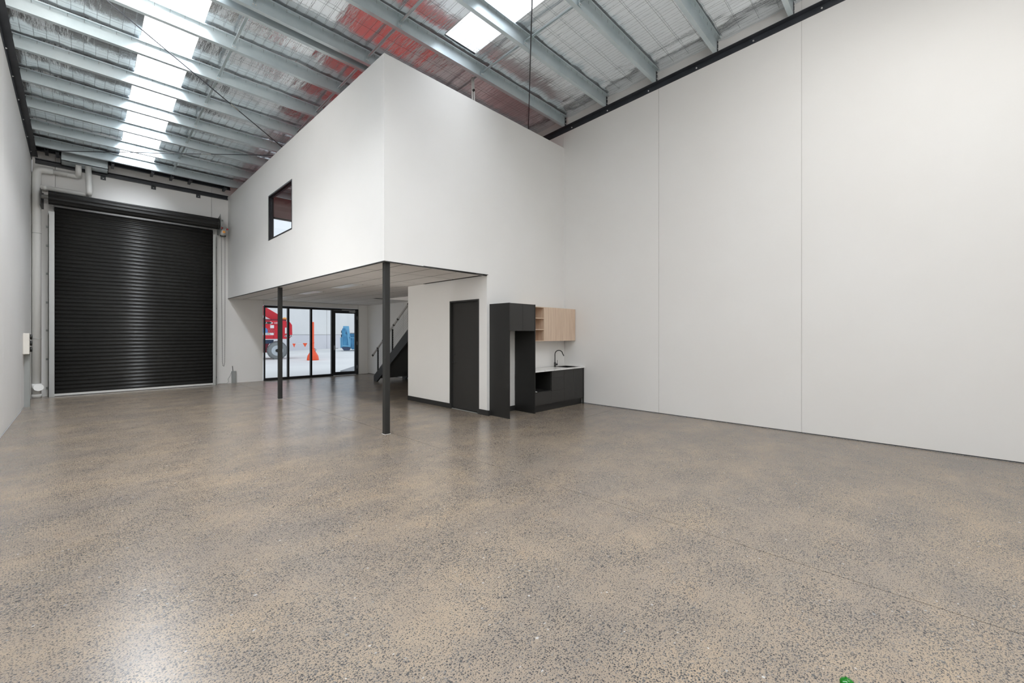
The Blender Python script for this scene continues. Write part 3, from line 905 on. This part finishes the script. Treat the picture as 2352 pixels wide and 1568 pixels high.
# ------------------------------------------------------------------ mezzanine side window (window_2) and upper window (window_3)
w2 = empty('window_2', (XM, 11.3, WZ0), kind='structure', label='black framed window high in the mezzanine side wall', cat='window')
t = .035; xa, xb = XM - .004, XM + .114
part(w2, 'frame', 'alum', MB().box(xa, xb, W0, W0 + t, WZ0, WZ1).box(xa, xb, W1 - t, W1, WZ0, WZ1).box(xa, xb, W0 + t, W1 - t, WZ0, WZ0 + t).box(xa, xb, W0 + t, W1 - t, WZ1 - t, WZ1))
part(w2, 'sash', 'alum', MB().box(XM + .05, XM + .09, W0 + t, W0 + t + .03, WZ0 + t, WZ1 - t).box(XM + .05, XM + .09, W1 - t - .03, W1 - t, WZ0 + t, WZ1 - t).box(XM + .05, XM + .09, W0 + t, W1 - t, WZ0 + t, WZ0 + t + .02).box(XM + .05, XM + .09, W0 + t, W1 - t, WZ1 - t - .02, WZ1 - t))
part(w2, 'pane', 'glass', B(XM + .065, XM + .071, W0 + t, W1 - t, WZ0 + t, WZ1 - t))
w3 = empty('window_3', (6.2, YB, 4), kind='structure', label='upper storey window seen through the mezzanine window', cat='window')
part(w3, 'frame', 'alum', MB().box(4.46, 4.50, YB, YB + .1, 4.0, 5.83).box(7.89, 7.93, YB, YB + .1, 4.0, 5.83).box(6.17, 6.22, YB, YB + .1, 4.0, 5.83).box(4.5, 7.89, YB, YB + .1, 4.0, 4.05).box(4.5, 7.89, YB, YB + .1, 5.78, 5.83))
part(w3, 'pane', 'glass', MB().box(4.5, 6.17, YB + .05, YB + .056, 4.05, 5.78).box(6.22, 7.89, YB + .05, YB + .056, 4.05, 5.78))

# ------------------------------------------------------------------ office door (door_3)
d3 = empty('door_3', (XI, 7, 0), kind='structure', label='charcoal hinged door in the white partition', cat='door')
t = .035
part(d3, 'door_frame', 'black', MB().box(XI - .012, XI + .115, D0, D0 + t, 0, DZ).box(XI - .012, XI + .115, D1 - t, D1, 0, DZ).box(XI - .012, XI + .115, D0 + t, D1 - t, DZ - t, DZ))
part(d3, 'door_leaf', 'doorblack', B(XI + .055, XI + .093, D0 + t + .003, D1 - t - .003, .02, DZ - t - .003))
part(d3, 'threshold', 'galvgrey', B(XI + .02, XI + .05, D0 + t, D1 - t, 0, .008))
part(d3, 'deadlock', 'black', MB().lathe([(.026, -.014), (.026, 0)], (XI + .055, 7.385, 1.20), 16, 'x'))
part(d3, 'lever_handle', 'black', MB().lathe([(.028, -.012), (.028, 0)], (XI + .055, 7.385, 1.02), 16, 'x').tube([(XI + .05, 7.385, 1.02), (XI + .0, 7.385, 1.02), (XI - .005, 7.27, 1.018)], .010, 8))

# ------------------------------------------------------------------ kitchenette
ky = 5.70
kb = 6.262
f = empty('fridge_cabinet', (6.16, 6.0, 0), label='tall black fridge surround with two overhead doors', cat='cabinet')
part(f, 'side_panel', 'laminate', B(5.782, 5.800, ky - .005, kb, 0, 2.255))
part(f, 'side_panel', 'laminate', B(6.533, 6.551, ky - .005, kb, 0, 2.255))
part(f, 'overhead_box', 'laminate', MB().box(5.80, 6.533, ky + .02, kb, 1.715, 1.731).box(5.80, 6.533, ky + .02, kb, 2.237, 2.253).box(5.80, 6.533, kb - .016, kb, 1.731, 2.237))
for a, b in ((5.802, 6.165), (6.168, 6.531)):
    part(f, 'door', 'doorblack', B(a, b, ky, ky + .018, 1.712, 2.253))

yf_, yk = 5.72, 6.26
zc_ = .845
u = empty('base_cabinet', (6.83, 6.0, 0), label='black base cabinet with an open appliance bay beside the fridge space', cat='cabinet')
part(u, 'carcass', 'laminate', MB().box(6.555, 6.571, yf_ + .019, yk, .13, zc_).box(7.099, 7.115, yf_ + .019, yk, .13, zc_).box(6.571, 7.099, yk - .012, yk, .13, zc_).box(6.571, 7.099, yf_ + .005, yk - .012, .412, .428).box(6.571, 7.099, yf_ + .019, yk - .012, .13, .146).box(6.571, 7.099, yf_ + .02, yk - .012, zc_ - .01, zc_))
part(u, 'lower_panel', 'doorblack', B(6.556, 7.113, yf_, yf_ + .018, .15, .410))
u = empty('drawer_cabinet', (7.34, 6.0, 0), label='black base cabinet with three drawers in the middle of the bench', cat='cabinet')
part(u, 'carcass', 'laminate', B(7.117, 7.563, yf_ + .019, yk, .13, zc_))
for a, b in ((.689, .842), (.412, .686), (.15, .409)):
    part(u, 'drawer', 'doorblack', B(7.118, 7.562, yf_, yf_ + .018, a, b))
u = empty('sink_cabinet', (7.93, 6.0, 0), label='black base cabinet with two doors under the sink', cat='cabinet')
part(u, 'carcass', 'laminate', MB().box(7.565, 7.581, yf_ + .019, yk, .13, zc_).box(8.27, 8.286, yf_ + .019, yk, .13, zc_).box(7.581, 8.27, yk - .012, yk, .13, zc_).box(7.581, 8.27, yf_ + .019, yk, .13, .146))
for a, b in ((7.566, 7.926), (7.929, 8.285)):
    part(u, 'door', 'doorblack', B(a, b, yf_, yf_ + .018, .15, .842))
part(u, 'end_filler', 'laminate', B(8.288, 8.335, yf_ - .002, yf_ + .016, 0, .842))
B(6.553, 8.287, yf_ + .045, yf_ + .06, 0, .129).obj('kickboard', 'laminate', label='black kickboard under the base cabinets', cat='kickboard')
# benchtop with a cut-out for the sink
SX0, SX1, SY0, SY1 = 7.83, 8.27, 5.83, 6.20
m = MB().box(6.552, SX0, 5.702, 6.275, .848, .870).box(SX1, 8.357, 5.702, 6.275, .848, .870).box(SX0, SX1, 5.702, SY0, .848, .870).box(SX0, SX1, SY1, 6.275, .848, .870)
m.obj('benchtop', 'marble', label='white veined stone benchtop of the kitchenette', cat='benchtop')
s = empty('sink', ((SX0 + SX1) / 2, (SY0 + SY1) / 2, .87), label='square black sink set in the white benchtop', cat='sink')
w_ = .014
part(s, 'rim', 'sinkblack', MB().box(SX0 - .012, SX1 + .012, SY0 - .012, SY0 + w_, .8702, .873).box(SX0 - .012, SX1 + .012, SY1 - w_, SY1 + .012, .8702, .873).box(SX0 - .012, SX0 + w_, SY0 + w_, SY1 - w_, .8702, .873).box(SX1 - w_, SX1 + .012, SY0 + w_, SY1 - w_, .8702, .873))
part(s, 'bowl', 'sinkblack', MB().box(SX0, SX0 + .008, SY0, SY1, .70, .87).box(SX1 - .008, SX1, SY0, SY1, .70, .87).box(SX0 + .008, SX1 - .008, SY0, SY0 + .008, .70, .87).box(SX0 + .008, SX1 - .008, SY1 - .008, SY1, .70, .87).box(SX0 + .008, SX1 - .008, SY0 + .008, SY1 - .008, .69, .70))
part(s, 'waste', 'chrome', MB().lathe([(.035, 0), (.035, .004)], ((SX0 + SX1) / 2, (SY0 + SY1) / 2, .70), 16))
tx, ty = 7.80, 6.17
tp = empty('mixer_tap', (tx, ty, .87), label='black gooseneck mixer tap at the back corner of the sink', cat='tap')
part(tp, 'base', 'black', MB().lathe([(.026, 0), (.024, .01), (.024, .10), (.020, .11)], (tx, ty, .8705), 16))
neck = [(tx, ty, .97), (tx, ty, 1.17)] + [tuple(v) for v in arc((tx + .06, ty - .068, 1.17), .0907, PI, 0.15, (.66, -.75, 0), (0, 0, 1), 12)] + [(tx + .137, ty - .156, 1.13)]
part(tp, 'spout', 'black', MB().tube(neck, .0115, 12))
part(tp, 'lever', 'black', MB().tube([(tx + .02, ty - .01, .93), (tx + .055, ty - .03, .93)], .021, 12).tube([(tx + .05, ty - .028, .945), (tx + .055, ty - .03, 1.03)], .005, 8))
# small white cable left in the appliance bay
MB().tube([(6.573, 5.78, .46), (6.61, 5.74, .44), (6.64, 5.73, .434)], .008, 8).obj('cable_tail', 'white', label='short white cable end lying in the open appliance bay', cat='cable')

cy0, cy1 = 5.98, 6.262
sh = empty('open_shelf', (6.87, 6.1, 1.5), label='pale oak open shelf unit between the fridge surround and wall cabinet', cat='shelf')
zu0, zu1 = 1.487, 2.245
part(sh, 'case', 'timber', MB().box(6.552, 6.568, cy0, cy1, zu0, zu1).box(7.162, 7.178, cy0, cy1, zu0, zu1).box(6.568, 7.162, cy0, cy1, zu0, zu0 + .016).box(6.568, 7.162, cy0, cy1, zu1 - .016, zu1).box(6.568, 7.162, cy1 - .01, cy1, zu0 + .016, zu1 - .016))
for z in (1.735, 1.985):
    part(sh, 'shelf_board', 'timber', B(6.568, 7.162, cy0 + .005, cy1 - .01, z, z + .018))
wc = empty('wall_cabinet', (7.76, 6.1, 1.5), label='pale oak two-door wall cabinet above the sink', cat='cabinet')
part(wc, 'case', 'timber', B(7.18, 8.35, cy0 + .019, cy1, zu0, zu1))
part(wc, 'door', 'timber', B(7.181, 7.762, cy0, cy0 + .018, zu0, zu1))
part(wc, 'door', 'timber', B(7.765, 8.348, cy0, cy0 + .018, zu0, zu1))
sb = empty('splashback', (7.4, 6.27, .9), label='white splashback panel behind the benchtop', cat='panel')
for a, b in ((6.552, 7.13), (7.133, 8.08), (8.083, 8.355)):
    part(sb, 'panel', 'plaster', MB().hexa([(a, fy(a) - .012, .871), (b, fy(b) - .012, .871), (b, fy(b) - .002, .871), (a, fy(a) - .002, .871), (a, fy(a) - .012, 1.487), (b, fy(b) - .012, 1.487), (b, fy(b) - .002, 1.487), (a, fy(a) - .002, 1.487)]))

# ------------------------------------------------------------------ staircase
st = empty('staircase', (7.7, 12, 0), label='black steel staircase with wire balustrade rising to the mezzanine', cat='staircase')
sl_ = .7345
def stz(y): return .195 + (13.652 - y) * sl_ + .0     # top edge of the stringer
yt = 10.05
poly = [(13.652, 0), (13.652, .195), (yt, stz(yt)), (yt, stz(yt) - .42), (13.457 - .0, 0)]
for x0, nm in ((7.115, 0), (8.24, 1)):
    part(st, 'stringer', 'charcoal', MB().prism(poly, x0, x0 + .06, 'x'))
nt_ = 17
for k in range(nt_):
    y1 = 13.60 - k * .2385; z1 = .175 * (k + 1) - .03
    if z1 > 2.95: break
    tr = part(st, 'tread', 'black', B(7.175, 8.24, y1 - .26, y1, z1 - .03, z1))
    part(st, 'riser', 'black', B(7.175, 8.24, y1 - .26, y1 - .245, z1, z1 + .145))
for y, z0, z1 in ((13.417, .36, 1.12), (12.442, 1.08, 1.81), (11.468, 1.79, 2.57)):
    part(st, 'post', 'black', B(7.125, 7.165, y - .02, y + .02, z0 - .06, z1))
rl = [(7.145, 13.80, .88), (7.145, 13.72, .945), (7.145, 11.30, 2.72), (7.145, 10.6, 3.23)]
part(st, 'handrail', 'rail', MB().tube(rl, .033, 12), label='grey film-wrapped handrail')
jr = MB()
for y in (13.76, 13.417, 13.05, 12.35, 12.10, 11.47):
    z = .945 + (13.72 - y) * (2.72 - .945) / (13.72 - 11.30)
    jr.tube([(7.145, y + .022, z - .016), (7.145, y - .022, z + .016)], .037, 12)
part(st, 'rail_tape', 'black', jr, label='black tape bands around the handrail')
part(st, 'rail_end', 'plastic', MB().sphere((7.145, 13.82, .85), .03))
for k in range(9):
    o_ = .07 + .078 * k
    part(st, 'wire_cable', 'chrome', MB().tube([(7.145, 13.417, stz(13.417) + o_), (7.145, 10.4, stz(10.4) + o_)], .0035, 6))

# ------------------------------------------------------------------ loose conduits by the mezzanine top, small debris
cb = empty('conduit_drop', (5.6, 6.6, 6.5), label='pair of white conduits dropping behind the mezzanine wall top', cat='conduit')
for k, (a, b) in enumerate((((5.50, 6.48, 6.83), (5.66, 6.62, 5.9)), ((5.53, 6.47, 6.83), (5.72, 6.60, 5.9)))):
    part(cb, 'conduit_tube', 'pvc', MB().tube([a, tuple((Vector(a) + Vector(b)) / 2 + Vector((-.01, 0, 0))), b], .016, 10))
part(cb, 'cable_tie', 'black', MB().tube([(5.545, 6.50, 6.62), (5.57, 6.52, 6.60)], .036, 10))
gr = empty('green_lid', (2.512, .242, 0), label='bright green plastic lid on the floor at the bottom edge of the photo', cat='lid')
part(gr, 'dome', 'green', MB().lathe([(.030, 0), (.031, .008), (.026, .018), (.014, .026), (.004, .029)], (2.512, .242, .001), 20))
part(gr, 'ridge', 'green', MB().tube([(2.487, .232, .020), (2.512, .247, .033), (2.535, .253, .018)], .004, 6))

# ------------------------------------------------------------------ the yard outside
B(-40, 70, YB + .2, 90, -.35, -.05).obj('ground', 'extground', kind='structure', label='pale concrete yard outside the glazing', cat='ground')
B(XL, XR, YB + .2, YB + .6, -.049, -.02).obj('apron', 'extground', kind='structure', label='concrete apron along the entry', cat='ground')
dg = empty('drain_grate', (6.2, 16.95, -.05), label='narrow slotted drain grate just outside the entry glazing', cat='drain')
m = MB()
for k in range(60):
    m.box(4.4 + k * .07, 4.44 + k * .07, 16.92, 17.02, -.021, -.012)
m.box(4.38, 8.6, 16.90, 16.92, -.021, -.008).box(4.38, 8.6, 17.02, 17.04, -.021, -.008)
part(dg, 'grate_bars', 'galvgrey', m, kind='stuff')
MB().prism([(8.0, 18.4), (9.7, 20.6), (13, 20.6), (13, 16.8), (8.6, 16.8)], -.05, .02, 'z').obj('ramp', 'ramp', label='darker grey slab outside the glass door', cat='ramp')  # flat slab, darker grey than the yard concrete around it

# tilt-up wall across the yard
A = Vector((-6.0, 32.9, 0)); Dv = Vector((19.6 - 14.55, 48.0 - 44.9, 0)).normalized()
wy = empty('yard_wall', tuple(A), label='pale concrete panel wall across the yard', cat='wall')
nrm = Vector((-Dv.y, Dv.x, 0))
for k in range(6):
    for (z0, z1, mt_) in ((-.05, 1.54, 'extlow'), (1.58, 8.2, 'extwall')):
        a = A + Dv * (k * 10.0 - 10 + .03); b = A + Dv * (k * 10.0 - .03)
        m = MB().hexa([(a.x, a.y, z0), (b.x, b.y, z0), (b.x + nrm.x * .2, b.y + nrm.y * .2, z0), (a.x + nrm.x * .2, a.y + nrm.y * .2, z0),
                       (a.x, a.y, z1), (b.x, b.y, z1), (b.x + nrm.x * .2, b.y + nrm.y * .2, z1), (a.x + nrm.x * .2, a.y + nrm.y * .2, z1)])
        part(wy, 'wall_panel', mt_, m)
a = A - Dv * 10; b = A + Dv * 50; q = nrm * .1
part(wy, 'joint_backing', 'sealant', MB().hexa([(a.x + q.x, a.y + q.y, -.05), (b.x + q.x, b.y + q.y, -.05), (b.x + q.x * 2, b.y + q.y * 2, -.05), (a.x + q.x * 2, a.y + q.y * 2, -.05),
                                             (a.x + q.x, a.y + q.y, 8.1), (b.x + q.x, b.y + q.y, 8.1), (b.x + q.x * 2, b.y + q.y * 2, 8.1), (a.x + q.x * 2, a.y + q.y * 2, 8.1)]))

Rv = Vector((math.cos(YAW), -math.sin(YAW), 0)); Fv = Vector((math.sin(YAW), math.cos(YAW), 0))


def yard_matrix(loc):
    m = Matrix((Rv, Fv, Vector((0, 0, 1)))).transposed().to_4x4()
    m.translation = Vector(loc); return m


def yard_empty(name, loc, **k):
    e = empty(name, loc, **k); e.rotation_euler = (0, 0, -YAW); return e


# --- boom lift, modelled in its own frame: x to the right, y away, origin under the right wheels
P_ = .0292
BL = yard_empty('boom_lift', (9.163, 30.872, -.05), label='red boom lift with grey tyres parked outside the first pane', cat='boom lift')
BL.rotation_euler = (0, 0, -YAW + .508)
def bl(name, m, mb, **k):
    if name != 'wheel': mb.v = [(x * .874, y, z) for x, y, z in mb.v]
    return mb.obj(name, m, BL, **k)
def wheel(cx, cy):
    w = bl('wheel', 'tyre', MB().lathe([(.30, -.19), (.50, -.19), (.565, -.15), (.585, -.08), (.585, .08), (.565, .15), (.50, .19), (.30, .19)], (cx, cy, .585), 36, 'y'))
    MB().lathe([(.34, -.20), (.34, -.15), (.10, -.13)], (cx, cy, .585), 30, 'y').obj('rim', 'rim', w)
    MB().lathe([(.11, -.22), (.11, -.10)], (cx, cy, .585), 16, 'y').obj('hub', 'charcoal', w)
    lg = MB()
    for q in range(20):
        t0 = 2 * PI * q / 20
        for s_ in (-1, 1):
            c = Vector((cx + .585 * math.cos(t0), cy + s_ * .09, .585 + .585 * math.sin(t0)))
            mt = Matrix.Translation(c) @ Matrix.Rotation(-t0, 4, 'Y') @ Matrix.Rotation(s_ * .5, 4, 'X')
            tmp = MB().box(-.02, .025, -.10, .10, -.035, .035).xf(mt)
            n0 = len(lg.v); lg.v += tmp.v; lg.f += [tuple(n0 + i_ for i_ in f_) for f_ in tmp.f]; lg.smooth += tmp.smooth
    lg.obj('tread_lugs', 'tyre', w)
for cx in (0, -2.55):
    for cy in (.0, 2.0): wheel(cx, cy)
bl('chassis', 'darkred', MB().box(-3.3, -.65, .30, 1.7, .45, 1.15).box(-.65, .35, .35, 1.65, .40, .85).prism([(-3.2, .72), (-.72, .72), (-.50, 1.1), (-3.0, 1.1)], .18, .3, 'y'))
bl('axle', 'charcoal', MB().tube([(0, .1, .585), (0, 1.9, .585)], .11, 10).tube([(-2.9, .1, .585), (-2.9, 1.9, .585)], .11, 10))
bl('slew_ring', 'bluedark', MB().lathe([(.65, 1.15), (.65, 1.36)], (-1.6, 1.0, 0), 28).box(-1.3, -.25, .12, .4, 1.05, 1.30))
body = MB().prism([(-3.0, 1.36), (.80, 1.36), (1.02, 1.60), (1.00, 2.30), (.85, 2.50), (.45, 2.58), (-3.0, 2.58)], -.12, .95, 'y')
bl('body', 'red', body, bevel=.03)
bl('body', 'red', MB().prism([(-3.0, 1.36), (.80, 1.36), (1.0, 1.60), (1.0, 2.30), (.85, 2.50), (.45, 2.58), (-3.0, 2.58)], 1.25, 2.15, 'y'), bevel=.03)
bl('deck', 'darkred', MB().box(-2.9, .60, -.05, 2.1, 2.58, 2.68))
bl('door_seam', 'darkred', MB().box(-.26, -.235, -.125, -.12, 1.4, 2.45).box(.18, .20, -.125, -.12, 1.4, 2.45).box(-.235, .18, -.125, -.12, 2.28, 2.30))
boom = MB().prism([(-.95, 2.70), (.30, 2.68), (.52, 2.82), (.18, 3.02), (-3.6, 5.15), (-4.0, 4.55), (-1.35, 3.05), (-2.3, 2.70), (-2.0, 2.68)], .85, 1.25, 'y')
bl('boom', 'red', MB().prism([(-.55, 2.68), (.28, 2.68), (.10, 3.02), (-4.2, 5.42), (-4.5, 4.85), (-1.0, 2.92)], .82, 1.28, 'y', ), bevel=.02, fixn=True)
bl('lift_cylinder', 'charcoal', MB().tube([(-.95, .75, 2.70), (-1.9, .75, 3.15)], .09, 10))
bl('pale_gap_panel', 'white', MB().prism([(-1.35, 2.69), (-.45, 2.69), (-.95, 2.95), (-1.35, 3.08)], .70, .72, 'y'))  # added white panel standing in for the pale gap under the boom
bl('beacon', 'yellow', MB().sphere((.50, .5, 2.72), .14, sc=(1.2, 1, .8)))
bl('white_plate', 'white', MB().box(-.47, -.22, -.128, -.12, 2.08, 2.28), label='white plate with two bolts')
bl('side_sticker', 'white', MB().box(.52, .68, -.128, -.12, 1.72, 2.12), label='upright white sticker')
st_ = MB()
for k in range(16):
    st_.lathe([(.035, -.127), (.035, -.12)], (-.58 + .085 * (k % 5) + (.04 if k % 2 else 0), 0, 2.02 - .12 * (k // 4)), 6, 'y')
bl('grey_dots', 'stickergrey', st_, label='cluster of grey decal dots')
bl('round_sticker', 'stickerblue', MB().lathe([(.24, -.128), (.24, -.12)], (-.86, 0, 1.88), 24, 'y'), label='round blue sticker')
bl('band', 'black', MB().prism([(-2.6, 2.36), (-.48, 2.36), (-.33, 2.43), (-.48, 2.50), (-2.6, 2.50)], -.130, -.122, 'y'), label='black arrow band with white letters')
bl('arrow_tip', 'white', MB().prism([(-.50, 2.34), (-.44, 2.34), (-.27, 2.43), (-.44, 2.52), (-.50, 2.52), (-.35, 2.43)], -.131, -.122, 'y'))
bl('phone_band', 'white', MB().box(-1.9, -.24, -.129, -.121, 1.62, 1.76), label='white strip with dark lettering')
hz = MB()
for k in range(5):
    hz.prism([(.55 + k * .10, 1.50), (.60 + k * .10, 1.50), (.55 + k * .10, 1.62), (.50 + k * .10, 1.62)], -.130, -.121, 'y')
bl('hazard_back', 'white', MB().box(.50, 1.0, -.127, -.12, 1.50, 1.62)); bl('hazard_stripe', 'black', hz)


def text(s, size, loc, parent, m, name='lettering'):
    c = bpy.data.curves.new(name, 'FONT'); c.body = s; c.size = size; c.extrude = .002
    tmp = bpy.data.objects.new('tmp', c); COL.objects.link(tmp)
    dgph = bpy.context.evaluated_depsgraph_get()
    me_ = bpy.data.meshes.new_from_object(tmp.evaluated_get(dgph)); bpy.data.objects.remove(tmp)
    me_.materials.clear(); me_.materials.append(M[m])
    o = bpy.data.objects.new(name, me_); COL.objects.link(o); o.parent = parent; o.location = loc
    o.rotation_euler = (PI / 2, 0, 0); o.scale = (.874, 1, 1); return o
text('ILLA', .155, (-.84, -.133, 2.375), BL, 'white')
text('HIR', .155, (-.19, -.133, 2.375), BL, 'white')
text('00 CMIL:', .135, (-.81, -.132, 1.645), BL, 'charcoal')

# --- orange bollard
bo = yard_empty('height_marker', (10.45, 28.15, -.05), label='tall orange plastic marker post with a flared base in the yard', cat='bollard')
MB().lathe([(.355, 0), (.36, .06), (.33, .22), (.31, .30), (.30, .32), (.24, .42), (.14, .60), (.10, .75)], (0, 0, 0), 28).obj('flared_base', 'orange', bo)
MB().lathe([(.10, .74), (.075, .80), (.070, 2.45), (.05, 2.47)], (0, 0, 0), 20).obj('pole', 'orange', bo)
MB().lathe([(.085, 1.10), (.085, 1.16)], (0, 0, 0), 18).obj('collar', 'orange', bo)
ring = [(.13 + .08 * math.cos(t), -.02, .66 + .08 * math.sin(t)) for t in [2 * PI * k / 16 for k in range(17)]]
MB().tube(ring, .012, 6).obj('ring', 'charcoal', bo)
MB().box(-.04, .02, -.12, -.10, .60, .66).obj('catch', 'charcoal', bo)
# bunting line from the post to the boom lift
bl0 = Vector((10.45, 28.15, 1.12)); bl1 = Vector((9.35, 29.6, 1.05))
bt = empty('bunting_line', tuple(bl0), label='thin rope with red triangle flags between the marker post and the boom lift', cat='bunting')
def Lp(t): return bl0.lerp(bl1, t) - bl0 - Vector((0, 0, .06 * math.sin(PI * t)))
MB().tube([tuple(Lp(t / 10)) for t in range(11)], .006, 5).obj('rope', 'white', bt)
def flag(c, wdt, ang):
    d = Vector((math.cos(ang), math.sin(ang), 0)) * wdt / 2; n2 = Vector((-math.sin(ang), math.cos(ang), 0)) * .004
    c = Vector(c); z = Vector((0, 0, .26))
    m = MB(); m.v = [tuple(q) for q in (c - d - n2, c + d - n2, c - z - n2, c - d + n2, c + d + n2, c - z + n2)]
    m.f = [(0, 1, 2), (5, 4, 3), (0, 3, 4, 1), (1, 4, 5, 2), (2, 5, 3, 0)]; m.smooth = [False] * 5
    m.obj('flag', 'orange', bt)
flag(Lp(.30), .30, -YAW); flag(Lp(.72), .28, -YAW + 1.3)
bt2 = MB(); 

# --- blue skip bin
Q = .0416
sk = yard_empty('skip_bin', (17.9, 40.6, -.05), label='blue steel skip bin by the yard wall seen through the glass door', cat='skip')
sk.rotation_euler = (0, 0, -YAW + .378)
def sb_(name, m, mb, **k):
    mb.v = [(x * .93, y, z) for x, y, z in mb.v]
    return mb.obj(name, m, sk, **k)
def uv(u_, v_): return ((u_ - 790) * Q, (806.5 - v_) * Q)
def poly_(pts): return [uv(*p_) for p_ in pts]
sb_('lifting_mast', 'bluelight', MB().prism(poly_([(790.8, 747), (804.6, 747), (807.5, 771), (809.5, 797), (788.2, 797), (789, 770)]), .25, .75, 'y', ))
sb_('mast_plate', 'blue', MB().prism(poly_([(787.2, 758), (789.5, 752.5), (795.5, 752.5), (796.5, 766), (799.5, 766), (802.5, 772), (804.5, 797), (788.3, 797)]), .0, .26, 'y'))
sb_('mast_rib', 'bluelight', MB().prism(poly_([(800.2, 760), (803.3, 760), (807.2, 797), (804.0, 797)]), -.06, .28, 'y'))
sb_('mast_rib', 'bluelight', MB().prism(poly_([(789.4, 770), (790.3, 770), (789.6, 797), (788.2, 797)]), -.06, .1, 'y'))
sb_('side_plate', 'bluelight', MB().prism(poly_([(783.6, 774), (788.4, 774), (788.2, 799), (784.4, 799)]), .1, 1.5, 'y'))
sb_('cross_bar', 'bluelight', MB().prism(poly_([(789, 792), (805.5, 793.5), (805.5, 796), (789, 795)]), -.10, .05, 'y'))
sb_('nose', 'bluedark', MB().prism(poly_([(787, 797), (806, 797), (809, 801), (805.5, 804.5), (792.5, 804.8), (788.5, 800)]), -.05, 1.2, 'y'))
sb_('lock_block', 'charcoal', MB().prism(poly_([(785.5, 767), (788.6, 767), (788.2, 773.5), (785.8, 773.5)]), .05, .4, 'y').prism(poly_([(786, 758), (788, 758), (788, 763.5), (786, 763.5)]), .0, .3, 'y'))
sb_('tub', 'blue', MB().prism(poly_([(804, 774), (850, 774), (850, 803), (812, 803), (806, 797)]), .35, 2.2, 'y'))
sb_('tub_rim', 'bluelight', MB().prism(poly_([(803.5, 774), (851, 774), (851, 776), (803.5, 776)]), .25, 2.3, 'y'))
sb_('tub_upper', 'blue', MB().prism(poly_([(807, 765), (850, 764), (850, 774), (808.5, 774)]), .7, 2.1, 'y'))
sb_('tub_lip', 'ramp', MB().prism(poly_([(808, 763), (850, 763), (850, 765.5), (808, 765.5)]), .7, 2.1, 'y'))
for uu in (808.5, 812.8, 818, 824, 831, 839, 847):
    sb_('rib', 'bluelight', MB().prism(poly_([(uu, 776), (uu + .8, 776), (uu + 1.0, 799), (uu + .2, 799)]), .27, .36, 'y'))
